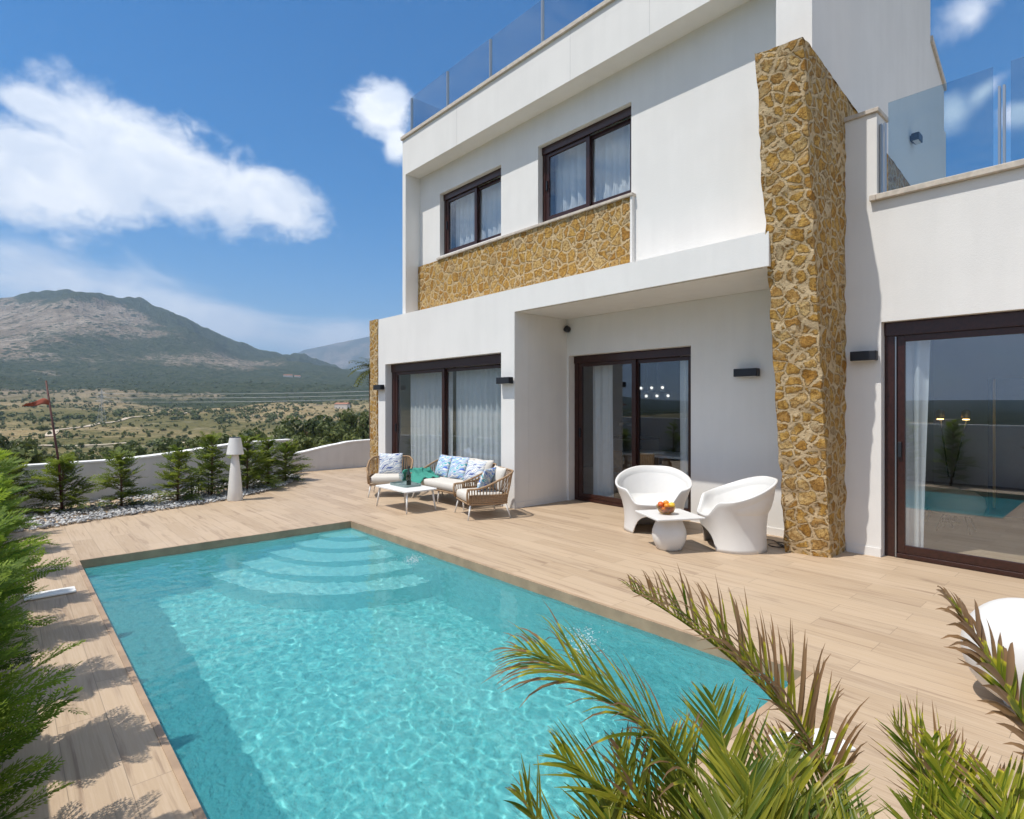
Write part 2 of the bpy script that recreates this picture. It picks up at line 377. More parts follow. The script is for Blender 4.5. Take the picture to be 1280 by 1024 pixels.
_wh, _bl, _tq, _gr, _lb, _nv = (0.74, 0.74, 0.72), (0.12, 0.20, 0.58), (0.10, 0.42, 0.50), (0.36, 0.52, 0.14), (0.40, 0.58, 0.74), (0.09, 0.13, 0.32)
M_PAT1 = patterned('blue_green_print', [(0, _wh), (0.18, _tq), (0.34, _wh), (0.44, _bl), (0.56, _lb), (0.68, _gr), (0.76, _wh), (0.84, _bl)], 7)
M_PAT2 = patterned('navy_wave_print', [(0, _wh), (0.22, _nv), (0.40, _wh), (0.55, (0.30, 0.38, 0.55)), (0.66, (0.50, 0.60, 0.68)), (0.78, _wh), (0.88, _nv)], 5)

def leaf_mat(name, c_lo, c_hi, c_alt=None, trans=0.35, rough=0.55):
    m, T = mat(name); a = T.n('ShaderNodeAttribute', attribute_name='tint')
    n = T.noise(objco(T), 5, 2, 0.5)
    base = T.mix(T.math('ADD', T.math('MULTIPLY', a.outputs['Fac'], 0.8), T.math('MULTIPLY', T.math('SUBTRACT', n, 0.5), 0.5), clamp=True), c_lo, c_hi)
    if c_alt: base = T.mix(T.sstep(a.outputs['Fac'], 1.05, 1.45), base, c_alt)
    b = pbsdf(T, base, rough, spec=0.35); t = T.n('ShaderNodeBsdfTranslucent'); T.l(base, t.inputs[0])
    mx = T.n('ShaderNodeMixShader'); mx.inputs[0].default_value = trans; T.l(b, mx.inputs[1]); T.l(t.outputs[0], mx.inputs[2])
    out(T, mx.outputs[0]); return m
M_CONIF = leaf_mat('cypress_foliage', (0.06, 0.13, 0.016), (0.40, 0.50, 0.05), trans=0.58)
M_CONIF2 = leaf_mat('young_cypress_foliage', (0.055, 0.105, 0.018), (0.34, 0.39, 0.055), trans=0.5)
M_PALM = leaf_mat('palm_leaflets', (0.075, 0.125, 0.010), (0.60, 0.52, 0.05), (0.28, 0.165, 0.08), 0.45, 0.4)
M_PALM2 = leaf_mat('yellow_palm_leaflets', (0.11, 0.17, 0.010), (0.74, 0.66, 0.06), (0.30, 0.18, 0.09), 0.45, 0.4)  # brighter, yellower leaf colour of the right-hand palm
M_BUSH = leaf_mat('mediterranean_shrub_leaves', (0.040, 0.062, 0.016), (0.17, 0.19, 0.042), trans=0.3)
M_BUSH2 = leaf_mat('olive_green_leaves', (0.075, 0.095, 0.018), (0.24, 0.25, 0.05), trans=0.2)
M_BARK = simple('brown_bark', (0.13, 0.075, 0.04), 0.9, nscale=40, namt=0.4, bump=0.5)
M_RUST = simple('rusty_pole', (0.075, 0.022, 0.018), 0.6, nscale=25, namt=0.5)
M_RED = fabric('faded_red_cloth', (0.40, 0.13, 0.09), 90, 0.3, 0.2)

# ------------------------------------------------------------------ the ground: one sheet out to the far mountains
def lerp_tab(x, tab):
    if x <= tab[0][0]: return tab[0][1]
    for (a, va), (b, vb) in zip(tab, tab[1:]):
        if x <= b:
            t = (x - a) / (b - a); return va + (vb - va) * t
    return tab[-1][1]
def sms(x, a, b):
    t = max(0.0, min(1.0, (x - a) / (b - a))); return t * t * (3 - 2 * t)
G_TAB = [(0, -2.6), (14, -2.6), (26, -4.6), (45, -6.0), (60, -7.0), (100, -9.5), (200, -13), (350, -15.5), (500, -13), (700, -5), (900, 7), (1200, 28), (1600, 58), (2000, 92), (2600, 130), (3600, 150), (20000, 150)]
RIDGE = [(-160, 392), (-60, 388), (0, 383), (40, 376), (85, 369), (130, 377), (180, 386), (240, 396), (270, 406), (300, 420), (345, 436), (400, 451), (430, 459), (520, 476), (640, 486)]
FAR = [(300, 470), (350, 452), (380, 439), (430, 428), (462, 421), (500, 415), (560, 425), (640, 455)]
def az_px(p): d = pray(p, 506); return math.atan2(-d.x, d.y)
def el_px(p, y): d = pray(p, y); return math.atan2(d.z, math.hypot(d.x, d.y))
RIDGE_A = sorted((az_px(p), el_px(p, y)) for p, y in RIDGE); FAR_A = sorted((az_px(p), el_px(p, y)) for p, y in FAR)
def fbm(x, y, sc, oct=5, seed=0.0): return mnoise.fractal(Vector((x / sc + seed, y / sc - seed, seed)), 1.0, 2.0, oct)
def ground_h(x, y):
    d = math.hypot(x, y); a = math.atan2(-x, y)
    z = lerp_tab(d, G_TAB)
    south = max(sms(a, 2.0, 2.6), sms(-a, -0.45, 0.3))
    if z > -14: z = z + (-14 - z) * south * sms(d, 300, 600)
    z += sms(d, 60, 400) * 2.2 * fbm(x, y, 90, 4, 3.0) + sms(d, 350, 900) * 13 * fbm(x, y, 260, 5, 9.0) * (1 - sms(d, 1800, 2600))
    e = lerp_tab(a, RIDGE_A)
    top = math.tan(e) * 3560 - 45 + CAM_H
    if a > 2.0: top *= 1 - 0.93 * sms(a, 2.0, 2.6)
    elif a < 0.9: top *= 1 - 0.93 * sms(-a, -0.45, 0.3)
    rough = fbm(x, y, 700, 7, 1.7); rid = 1 - abs(mnoise.noise(Vector((x / 520 + 4, y / 520, 2.2)))) * 2
    up = sms(d, 1500, 3700)
    if d <= 3700:
        z = z * (1 - up) + top * up + up * (1 - south) * (1 - sms(d, 3300, 3700)) * (80 * rough + 80 * (rid - 0.4) + 34 * fbm(x, y, 170, 5, 6.6)) + sms(d, 3300, 3700) * 7 * fbm(x, y, 120, 4, 5)
    else:
        z = top * (1 - sms(d, 3700, 5200)) + 140 * (1 - south) * sms(d, 3700, 5200)
        ff = sms(d, 5600, 9000)
        fe = lerp_tab(a, FAR_A) if 0.6 < a < 1.45 else 0.0
        z = z * (1 - ff) + (math.tan(fe) * 9000) * ff + ff * 20 * rough
    # terraces in the near valley
    tm = sms(d, 130, 190) * (1 - sms(d, 420, 560))
    if tm > 0:
        st = 1.1; q = math.floor(z / st); fr = z / st - q
        z = z * (1 - tm) + tm * (q + sms(fr, 0.78, 1.0)) * st
    return z
def build_terrain():
    A = [R(50) + R(52) * i / 430 for i in range(431)]
    A = [R(-258) + R(308) * i / 110 for i in range(110)] + A        # -258..50 coarse, then 50..102 fine
    Rr = [0.5, 8] + [14 * (10400 / 14) ** (i / 250) for i in range(251)] + [13000]
    vs = []; at = []
    for r_ in Rr:
        for a in A:
            x, y = -math.sin(a) * r_, math.cos(a) * r_
            vs.append((x, y, ground_h(x, y)))
            hgt = vs[-1][2]
            # share of woodland: pines on the upper and right flanks and in the belt at the foot, bare rock low on the left
            n = fbm(x, y, 420, 6, 12.0)
            u = (math.degrees(a) - 90) / 30.0          # 0 at the left edge of the photo, -1 towards the house
            e = math.degrees(math.atan2(hgt - CAM_H, r_))
            g = 0.36 + 0.55 * sms(-u, 0.10, 0.55) + 0.85 * sms(e, 7.2, 9.6) + (0.55 + 0.5 * n) * sms(r_, 950, 1250) * (1 - sms(e, 2.6, 3.8)) + 0.25 * sms(-u, .5, .9)
            g = g - 0.30 * (1 - sms(-u, 0.0, 0.45)) * sms(e, 3.6, 4.6) * (1 - sms(e, 7.2, 8.8))
            near = 1 - sms(r_ + 420 * n, 800, 1250); g = g * (1 - near) + near * (0.06 + 0.22 * n)
            if r_ > 5200: g = 0.6
            if r_ > 700 and not (0.7 < a < 2.1): g = 1.3
            at.append(max(0.0, min(1.2, g + 0.75 * n)))
    na = len(A); fs = []
    for i in range(len(Rr) - 1):
        for j in range(na):
            k = (j + 1) % na
            fs.append((i * na + j, i * na + k, (i + 1) * na + k, (i + 1) * na + j))
    mb = MB(); mb.v = vs; mb.f = fs; mb.a = at
    m, T = mat('valley_and_mountain'); c = objco(T); wood = T.n('ShaderNodeAttribute', attribute_name='wood').outputs['Fac']
    ln = T.n('ShaderNodeVectorMath', operation='LENGTH'); T.l(c, ln.inputs[0]); dist = ln.outputs['Value']
    far = T.sstep(dist, 700, 1300)
    n1 = T.noise(c, 1 / 90, 8, 0.65); n2 = T.noise(c, 1 / 14, 6, 0.65); n3 = T.noise(c, 1 / 2.2, 4, 0.6); n4 = T.noise(c, 1 / 260, 6, 0.6)
    rock = T.mix(T.sstep(n1, 0.36, 0.66), (0.20, 0.155, 0.105), (0.36, 0.30, 0.235)); rock = T.mix(T.sstep(n2, 0.40, 0.72, 0, 0.7), rock, (0.115, 0.10, 0.06))
    dry = T.mix(T.sstep(n2, 0.35, 0.65), (0.32, 0.235, 0.115), (0.42, 0.33, 0.19)); dry = T.mix(T.sstep(n4, 0.42, 0.58, 0, 0.85), dry, (0.13, 0.125, 0.045)); dry = T.mix(T.sstep(T.noise(c, 1 / 45, 5, 0.65), 0.54, 0.68, 0, 0.5), dry, (0.11, 0.115, 0.04)); dry = T.mix(T.sstep(n3, 0.45, 0.7, 0, 0.55), dry, (0.13, 0.11, 0.045))
    pale = T.sstep(T.noise(c, 1 / 120, 4, 0.6), 0.62, 0.70); dry = T.mix(T.math('MULTIPLY', pale, 0.7), dry, (0.46, 0.39, 0.29))
    ground = T.mix(far, dry, rock)
    def dots(sc, seed, th0, th1):
        v = T.n('ShaderNodeTexVoronoi', feature='F1'); T.l(T.mapping(c, (1, 1, 1), (seed, seed * 2, 0)), v.inputs['Vector']); v.inputs['Scale'].default_value = sc
        sp = T.n('ShaderNodeSeparateColor'); T.l(v.outputs['Color'], sp.inputs[0])
        rad = T.math('MULTIPLY', T.math('ADD', 0.25, T.math('MULTIPLY', sp.outputs[1], 0.4)), 1.0)
        inn = T.math('LESS_THAN', v.outputs['Distance'], rad)
        on = T.math('LESS_THAN', sp.outputs[0], T.math('MULTIPLY_ADD', wood, th1, th0))
        return T.math('MULTIPLY', inn, on), sp.outputs[2]
    dA, cA = dots(1 / 19.0, 3.0, 0.10, 0.85); dB, cB = dots(1 / 8.0, 17.0, 0.05, 0.9); dC, cC = dots(1 / 4.2, 29.0, 0.14, 0.45)
    mid = T.math('SUBTRACT', 1.0, T.sstep(dist, 350, 900)); dC = T.math('MULTIPLY', dC, mid); dA = T.math('MULTIPLY', dA, far)
    grn = T.mix(cB, (0.022, 0.036, 0.016), (0.052, 0.066, 0.024))
    col = T.mix(T.sstep(T.math('ADD', wood, T.math('ADD', T.math('MULTIPLY', T.math('SUBTRACT', n1, 0.5), 1.3), T.math('MULTIPLY', T.math('SUBTRACT', n2, 0.5), 0.7))), 0.40, 0.72, 0, 0.90), ground, T.mix(n2, (0.026, 0.042, 0.018), (0.060, 0.074, 0.030)))
    col = T.mix(T.math('MAXIMUM', T.math('MAXIMUM', dA, dB), dC), col, grn)
    out(T, pbsdf(T, col, 0.95, spec=0.05, bump=T.math('ADD', n1, T.math('MULTIPLY', n2, 0.4)), bstr=0.9, bdist=26))
    o = mb.build('terrain', m, smooth=False, attr='wood'); o['kind'] = 'structure'; return o
terrain = build_terrain()

# ------------------------------------------------------------------ deck, pool, water
PX0, PX1, PY0, PY1 = -7.30, -1.36, 0.585, 3.565
WATER_Z = -0.085
mb = MB(); wall_mesh(mb, 'Z', 0.0, -0.16, -13.6, 5.0, -0.42, 12.0, [(PX0, PX1, PY0, PY1)])
deck = mb.build('deck', M_DECK); deck['kind'] = 'structure'
# foundations of the terrace down to the slope
mb = MB(); mb.box(-13.6, -7.8, -0.45, 12.0, -3.5, -0.165); mb.box(-7.8, 5.0, 4.1, 12.0, -3.5, -0.165); mb.box(-0.9, 5.0, -0.45, 4.1, -3.5, -0.165)
plinth = mb.build('terrace_ground', M_GARDEN); plinth['kind'] = 'structure'

def tile_mosaic():
    m, T = mat('aqua_mosaic'); c = objco(T)
    v = T.n('ShaderNodeTexVoronoi', feature='F1', distance='CHEBYCHEV'); T.l(c, v.inputs['Vector']); v.inputs['Scale'].default_value = 34; v.inputs['Randomness'].default_value = 0.0
    sp = T.n('ShaderNodeSeparateColor'); T.l(v.outputs['Color'], sp.inputs[0])
    col = T.mix(sp.outputs[0], (0.135, 0.445, 0.45), (0.28, 0.58, 0.565)); n = T.noise(c, 2.2, 4, 0.6)
    col = T.mix(T.sstep(n, 0.35, 0.7, 0, 0.35), col, (0.21, 0.53, 0.53)); out(T, pbsdf(T, col, 0.4)); return m
M_TILE = tile_mosaic()
M_STEPT = simple('pale_step_mosaic', (0.36, 0.62, 0.61), 0.5, nscale=30, namt=0.12)
pool = thing('swimming_pool', 'long rectangular turquoise swimming pool sunk in the wood look terrace', 'swimming pool', (PX0, PY0, 0))
def rel(o): o.location = (-PX0, -PY0, 0); return o
PD = -1.42
mb = MB(); e = 0.004
mb.quad((PX0, PY0, PD), (PX1, PY0, PD), (PX1, PY1, PD), (PX0, PY1, PD))
zt = -0.16
for (a, b) in (((PX0, PY0), (PX1, PY0)), ((PX1, PY0), (PX1, PY1)), ((PX1, PY1), (PX0, PY1)), ((PX0, PY1), (PX0, PY0))):
    mb.quad((*b, PD), (*a, PD), (*a, zt), (*b, zt))
basin = rel(mb.build('basin', M_TILE, pool)); 
mb = MB(); w = 0.022                                                                       # brown tile rim lining the edge of the opening
wall_mesh(mb, 'Z', 0.004, -0.17, PX0 - 0.03, PX1 + 0.03, PY0 - 0.03, PY1 + 0.03, [(PX0 + 0.003, PX1 - 0.003, PY0 + 0.003, PY1 - 0.003)])
rel(mb.build('rim', M_COPE_POOL, pool))
SX, SY = PX0, PY1
step_objs = []
for k in range(5):                                                                         # corner steps, quarter round
    r_ = 0.50 + 0.36 * k; top = -0.20 - 0.20 * k; low = PD if k == 4 else top - 0.20
    mb = MB(); N = 28; ring = [(SX + 0.002, SY - 0.002)] + [(SX + 0.002 + r_ * math.cos(t), SY - 0.002 - 0.92 * r_ * math.sin(t)) for t in [math.pi / 2 * i / N for i in range(N + 1)]]
    vs = [(x, y, top) for x, y in ring] + [(x, y, PD + 0.002) for x, y in ring]; n = len(ring)
    fs = [tuple(range(n - 1, -1, -1))] + [(i, (i + 1), (i + 1) + n, i + n) for i in range(1, n - 1)]
    mb.add(vs, fs); step_objs.append(rel(mb.build('step', M_STEPT, pool)))
# water: modelled ripples
def wave(x, y):
    v = Vector((x, y, 0)); k = 0.35 * mnoise.noise(v * 1.1)
    a = mnoise.noise(Vector((x * 3.2 + k, y * 3.8, 1.3))) * 0.9 + mnoise.noise(Vector((x * 9.0, y * 10 + k, 4.1))) * 0.5 + mnoise.noise(Vector((x * 17 + 2 * k, y * 16, 8.8))) * 0.22
    for jx, jy, s_ in ((-2.64, 3.25, 0.42), (-5.3, 3.45, 0.30)):
        d = math.hypot(x - jx, y - jy)
        a += 1.8 * math.exp(-(d / s_) ** 2) * mnoise.noise(Vector((x * 16, y * 16, 2.0)))
    return (a + 0.13 * mnoise.noise(Vector((x * 22, y * 24, 3.0)))) * 0.0030
NXW, NYW = 460, 236
mb = MB(); vs = []; 
for j in range(NYW + 1):
    for i in range(NXW + 1):
        x = PX0 + 0.004 + (PX1 - PX0 - 0.008) * i / NXW; y = PY0 + 0.004 + (PY1 - PY0 - 0.008) * j / NYW
        vs.append((x, y, WATER_Z + wave(x, y)))
mb.add(vs, [(j * (NXW + 1) + i, j * (NXW + 1) + i + 1, (j + 1) * (NXW + 1) + i + 1, (j + 1) * (NXW + 1) + i) for j in range(NYW) for i in range(NXW)])
m, T = mat('pool_water')
g = T.n('ShaderNodeBsdfGlass'); g.inputs['IOR'].default_value = 1.33; g.inputs['Roughness'].default_value = 0.0; g.inputs[0].default_value = (0.86, 0.985, 0.99, 1)
df = T.n('ShaderNodeBsdfDiffuse'); df.inputs[0].default_value = (0.095, 0.52, 0.57, 1)                     # the faint milkiness of treated water
c = objco(T); nb = T.math('ADD', T.noise(c, 13, 4, 0.6, 0.8), T.math('MULTIPLY', T.noise(c, 34, 3, 0.6, 0.5), 0.5)); bn = T.n('ShaderNodeBump'); T.l(nb, bn.inputs['Height']); bn.inputs['Strength'].default_value = 0.9; bn.inputs['Distance'].default_value = 0.05; T.l(bn.outputs[0], df.inputs['Normal'])
gl = T.n('ShaderNodeBsdfGlossy'); gl.inputs['Roughness'].default_value = 0.05; T.l(bn.outputs[0], gl.inputs['Normal'])
lw = T.n('ShaderNodeLayerWeight'); lw.inputs[0].default_value = 0.5; mg = T.n('ShaderNodeMixShader'); T.l(T.math('MULTIPLY_ADD', T.math('POWER', lw.outputs['Facing'], 4.0), 0.5, 0.055), mg.inputs[0]); T.l(df.outputs[0], mg.inputs[1]); T.l(gl.outputs[0], mg.inputs[2])
mx = T.n('ShaderNodeMixShader'); mx.inputs[0].default_value = 0.40; T.l(g.outputs[0], mx.inputs[1]); T.l(mg.outputs[0], mx.inputs[2])
out(T, mx.outputs[0]); M_WATER = m
water = mb.build('water', M_WATER, smooth=True); water['kind'] = 'structure'
water.cycles.is_caustics_caster = True
for o in [basin] + step_objs: o.cycles.is_caustics_receiver = True

# white churned water over the two inlet jets
M_FOAM = simple('foam', (0.66, 0.74, 0.75), 0.4)
rf = random.Random(5); mb = MB()
for (jx, jy, ln_, wd_, cnt) in ((-2.66, 3.22, .60, .16, 420), (-5.32, 3.42, .36, .10, 200)):
    for i in range(cnt):
        t_ = rf.random(); x = jx + rf.gauss(0, .05) + (t_ - .5) * ln_ * .5; y = jy - t_ * ln_ * .55 + rf.gauss(0, wd_ * .4); k = rf.uniform(.0015, .0055)
        z = WATER_Z + wave(x, y) + rf.uniform(-.002, .006)
        mb.add([(x - k, y - k, z), (x + k, y - k * .8, z), (x + k * .7, y + k, z), (x - k, y + k, z), (x, y, z + k * .9)], [(0, 1, 4), (1, 2, 4), (2, 3, 4), (3, 0, 4), (3, 2, 1, 0)])
o = mb.build('foam', M_FOAM, smooth=True); tag(o, 'white churned foam over the inlet jets along the house side of the pool', 'foam', kind='stuff')
# pale dirt tracks crossing the valley floor
M_TRACK = simple('pale_dirt', (0.50, 0.41, 0.30), 0.95, nscale=.2, namt=.15)
for trk in (((60, 300), (120, 420), (190, 520), (260, 600), (330, 640), (430, 690)), ((-20, 240), (90, 215), (200, 240), (320, 300), (460, 330))):
    P = [pray(a, 506) * d_ for a, d_ in trk]; pts = []
    for i in range(len(P) - 1):
        for j in range(16): pts.append(P[i].lerp(P[i + 1], j / 16))
    vs = []
    for i, p in enumerate(pts):
        d_ = (pts[min(i + 1, len(pts) - 1)] - pts[max(i - 1, 0)]); nx, ny = -d_.y, d_.x; l = math.hypot(nx, ny); w_ = 2.0 + 1.2 * mnoise.noise(Vector((i * .3, 0, 0)))
        wob = 5 * mnoise.noise(Vector((i * .13, 7, 1)))
        for s_ in (-1, 1): 
            x, y = p.x + nx / l * (w_ * s_ + wob), p.y + ny / l * (w_ * s_ + wob); vs.append((x, y, ground_h(x, y) + .45))
    mb = MB(); mb.add(vs, [(2 * i, 2 * i + 2, 2 * i + 3, 2 * i + 1) for i in range(len(pts) - 1)]); o = mb.build('dirt_track', M_TRACK, smooth=True); o['kind'] = 'structure'

# ------------------------------------------------------------------ the villa
S = 1.0307                                   # the upper storey's frame stands 18 cm behind the slab edge
villa = thing('villa', 'white modern two storey villa with ochre stone fin and brown framed windows beside the pool', 'villa', (0, 0, 0))
YF, YB = 5.87, 7.05
YR = 6.87; Q = YR / YB                        # the right wing's wall stands a little in front of the recess wall
def qz(z): return (z - 1.6) * Q + 1.6
def part(name, mb, m, parent=villa, **k): return mb.build(name, m, parent, **k)
# ground floor, left block with its wide window
LW = (-10.467, -6.815, -0.01, 2.43)
mb = MB(); wall_mesh(mb, 'Y', YF, YF + 0.30, -10.76, -6.5, 0.0, 3.03, [LW]); part('wall', mb, M_WALL)
mb = MB(); mb.box(-6.80, -6.5, YF + 0.302, YB + 0.30, 0.0, 3.028); part('wall', mb, M_WALL)
mb = MB(); mb.box(-10.758, -10.46, YF + 0.302, 11.5, 0.0, 3.028); part('wall', mb, M_WALL)
# recessed back wall with the two sliding doors
MD = (-6.455, -4.19, -0.01, 2.415); RD = (-1.916 * Q, 1.9, -0.01, qz(2.49))
mb = MB(); wall_mesh(mb, 'Y', YB, YB + 0.30, -6.498, -2.302, 0.0, 3.028, [MD]); part('wall', mb, M_WALL)
mb = MB(); wall_mesh(mb, 'Y', YR, YB + 0.30, -2.3, 4.2, 0.0, qz(3.80), [RD]); part('wall', mb, M_WALL)
mb = MB(); wall_mesh(mb, 'Y', YR, YR + 0.32, -2.3, -1.957 * Q, qz(3.80) + .0003, qz(4.765)); part('terrace_pier', mb, M_WALL)
mb = MB(); mb.box(-2.28, -1.935 * Q, YR - 0.025, YR + 0.35, qz(4.765) + .002, qz(4.815)); part('pier_coping', mb, M_COPING, bevel=0.006)
mb = MB(); mb.box(-1.955 * Q, 4.2, YR - 0.055, YR + 0.36, qz(3.80) + .003, qz(3.865)); mb.box(-2.015 * Q, -1.9555 * Q, YR - 0.055, YR - 0.002, qz(3.80) + .003, qz(3.865)); part('terrace_coping', mb, M_COPING, bevel=0.006)
mb = MB(); mb.box(-2.24, 4.2, YB + 0.304, 12, 3.40, 3.55); part('terrace_floor', mb, M_COPING)
# slab over the porch
mb = MB(); wall_mesh(mb, 'Z', 3.385, 3.0303, -10.76, -2.26, YF, 12.0, [(-2.600, -2.2, 5.0, 6.10)]); part('slab', mb, M_WALL)
mb = MB(); mb.box(-6.44, -2.68, YF + 0.03, YF + 0.045, 3.022, 3.031); part('drip_groove', mb, M_COPING)
# low skirting tiles along the recess
for q in ((-6.497, -6.487, YF + 0.02, YB - 0.012), (-4.188, -2.6, YB - 0.011, YB - 0.001), (-2.19, -1.918 * Q, YR - 0.011, YR - 0.001)):
    mb = MB(); mb.box(*q, 0.0, 0.09); part('skirting', mb, M_WALL)
# upper storey
UY = YF * S; UW = 6.2 * S
def sz(z): return (z - 1.6) * S + 1.6
w1 = (-8.984 * S, -7.2 * S, sz(4.425), sz(5.61)); w2 = (-6.32 * S, -4.56 * S, sz(4.405), sz(5.61))
XL, XR = -9.79 * S, -2.526 * S
mb = MB(); wall_mesh(mb, 'Y', UW, UW + 0.28, -9.675 * S, XR, 3.387, sz(6.10), [w1, w2]); part('wall', mb, M_WALL)
mb = MB(); mb.box(XL, -9.675 * S, UY, UW + 0.28, 3.387, sz(6.10)); part('frame_post', mb, M_WALL)
mb = MB(); mb.box(XL, -9.8, UW + 0.282, 12.0, 3.387, sz(6.10)); part('wall', mb, M_WALL)
mb = MB(); mb.box(XL, XR, UY, UY + 0.5, sz(6.10), sz(6.80)); part('parapet_beam', mb, M_WALL)
for x in (-5.35, -4.05, -8.0):
    mb = MB(); mb.box(x * S, x * S + 0.006, UY - 0.0015, UY + 0.01, sz(6.10) + 0.004, sz(6.80) - 0.002); part('joint', mb, M_GARDEN)
mb = MB(); mb.box(XL - 0.03, XR - 0.002, UY - 0.035, UY + 0.32, sz(6.80) + 0.002, sz(6.865)); part('parapet_coping', mb, M_COPING, bevel=0.006)
mb = MB(); mb.box(XL + 0.002, XR, UY + 0.502, 12, sz(6.10) + 0.002, sz(6.10) + 0.3); part('roof', mb, M_WALL)
mb = MB(); mb.box(XL + 0.01, -2.3, 11.7, 12.0, 3.387, sz(6.10)); part('wall', mb, M_WALL)
# stair tower on the right end
TX = -2.18 * S; TE = 10.388 * S
mb = MB(); mb.box(XR, TX, UY, TE, 3.387, 9.6); part('stair_tower', mb, M_WALL)
z_a, z_b = sz(7.141), sz(6.741); Y2 = 11.243 * S
mb = MB(); mb.add([(TX - 0.3, TE + .002, 3.56), (TX, TE + .002, 3.56), (TX, Y2, 3.56), (TX - 0.3, Y2, 3.56), (TX - 0.3, TE + .002, z_a - .1), (TX, TE + .002, z_a - .1), (TX, Y2, z_b - .1), (TX - 0.3, Y2, z_b - .1)],
                  [(0, 3, 2, 1), (4, 5, 6, 7), (0, 1, 5, 4), (1, 2, 6, 5), (2, 3, 7, 6), (3, 0, 4, 7)]); part('sloping_wall', mb, M_WALL)
mb = MB(); mb.add([(TX - 0.33, TE + .002, z_a - .095), (TX + .03, TE + .002, z_a - .095), (TX + .03, Y2 + .03, z_b - .11), (TX - 0.33, Y2 + .03, z_b - .11), (TX - 0.33, TE + .002, z_a), (TX + .03, TE + .002, z_a), (TX + .03, Y2 + .03, z_b), (TX - 0.33, Y2 + .03, z_b)],
                  [(0, 3, 2, 1), (4, 5, 6, 7), (0, 1, 5, 4), (1, 2, 6, 5), (2, 3, 7, 6), (3, 0, 4, 7)]); part('sloping_coping', mb, M_COPING)

def rough_slab(name, corners_fn, nu, nv, m, amp, seed):
    """closed stone skin: corners_fn(face, u, v) -> point, normal"""
    mb = MB()
    for face in range(3):
        vs = []; n_u, n_v = nu[face], nv
        for j in range(n_v + 1):
            for i in range(n_u + 1):
                p, nrm = corners_fn(face, i / n_u, j / n_v); p = Vector(p)
                k = mnoise.noise(p * 6.5 + Vector((seed, 0, 0))) * 0.8 + mnoise.noise(p * 17 + Vector((0, seed, 0))) * 0.6 + mnoise.noise(p * 2.1) * 0.5
                dx = Vector((mnoise.noise(p * 7 + Vector((9, 0, 0))), mnoise.noise(p * 7 + Vector((0, 9, 0))), mnoise.noise(p * 7 + Vector((0, 0, 9)))))
                vs.append(p + dx * amp)
        mb.add(vs, [(j * (n_u + 1) + i, j * (n_u + 1) + i + 1, (j + 1) * (n_u + 1) + i + 1, (j + 1) * (n_u + 1) + i) for j in range(n_v) for i in range(n_u)])
    return part(name, mb, m, smooth=True)
FX0, FX1, FYE = -2.632, -2.205, 9.9
def fin_front(z, u=1.0): return 6.34 + 0.09 * u - 0.139 * z
def fin_top(y): return 5.12 - 0.13 * (y - 5.74)
def fin_pt(face, u, v):
    if face == 0:      # front, v up
        y0 = fin_front(v * 5.13, u); return (FX0 + (FX1 - FX0) * u, y0, v * 5.12), None
    y = fin_front(0)
    if face == 1:      # right side
        yv = lambda z: fin_front(z)
        z = v * 5.12; y0 = fin_front(z); yy = y0 + (FYE - y0) * (u ** 1.6); return (FX1, yy, z * fin_top(yy) / 5.12), None
    z = v * 5.12; y0 = fin_front(z, 0.0); yy = y0 + (FYE - y0) * ((1 - u) ** 1.6); return (FX0, yy, z * fin_top(yy) / 5.12), None
fin = rough_slab('stone_fin', fin_pt, (18, 90, 60), 190, M_STONE, 0.020, 3)
mb = MB(); N = 40; vs = []
for i in range(N + 1):
    y = fin_front(5.12) + (FYE - fin_front(5.12)) * (i / N) ** 1.4; j = 0.014 * mnoise.noise(Vector((y * 7, 1, 1)))
    for q in range(5): vs.append((FX0 + (FX1 - FX0) * q / 4, y, fin_top(y) + 0.012 + j + 0.02 * mnoise.noise(Vector((q * 1.7, y * 6, 4)))))
mb.add(vs, [(i * 5 + q, i * 5 + q + 1, (i + 1) * 5 + q + 1, (i + 1) * 5 + q) for i in range(N) for q in range(4)]); mb.build('fin_top', M_STONE, villa, smooth=True)
# stone panel below the upper windows
PNY = 6.15 * S
px0, px1, pz0, pz1 = -9.672 * S, -4.535 * S, 3.388, sz(4.335)
def pan_pt(face, u, v):
    if face == 0: return (px0 + (px1 - px0) * u, PNY, pz0 + (pz1 - pz0) * v), None
    if face == 1: return (px1, PNY + 0.045 * u, pz0 + (pz1 - pz0) * v), None
    return (px0 + (px1 - px0) * u, PNY + 0.045, pz1 - 0.001 * v), None
rough_slab('stone_panel', pan_pt, (190, 2, 4), 34, M_STONE_P, 0.008, 5)
mb = MB(); mb.box(px1 - 0.0, px1 + 0.035, PNY - 0.012, UW - 0.001, 3.388, pz1 + 0.01); part('panel_trim', mb, M_WALL)
mb = MB(); mb.box(w1[0] + 0.0, px1 + 0.05, PNY - 0.035, UW + 0.2, pz1 + 0.002, pz1 + 0.04); part('window_sill', mb, M_COPING, bevel=0.004)
# stone return at the far left corner of the ground floor
def fin2_pt(face, u, v):
    if face == 0: return (-11.085 + 0.322 * u, YF - 0.02, 3.39 * v), None
    if face == 1: return (-10.763, YF - 0.02 + 0.5 * u, 3.39 * v), None
    return (-11.085, YF + 0.48 - 0.5 * u, 3.39 * v), None
rough_slab('stone_fin', fin2_pt, (12, 14, 14), 100, M_STONE, 0.014, 8)
mb = MB(); mb.box(-11.08, -10.765, YF - 0.015, YF + 0.47, 3.37, 3.392); part('fin_top', mb, M_STONE)

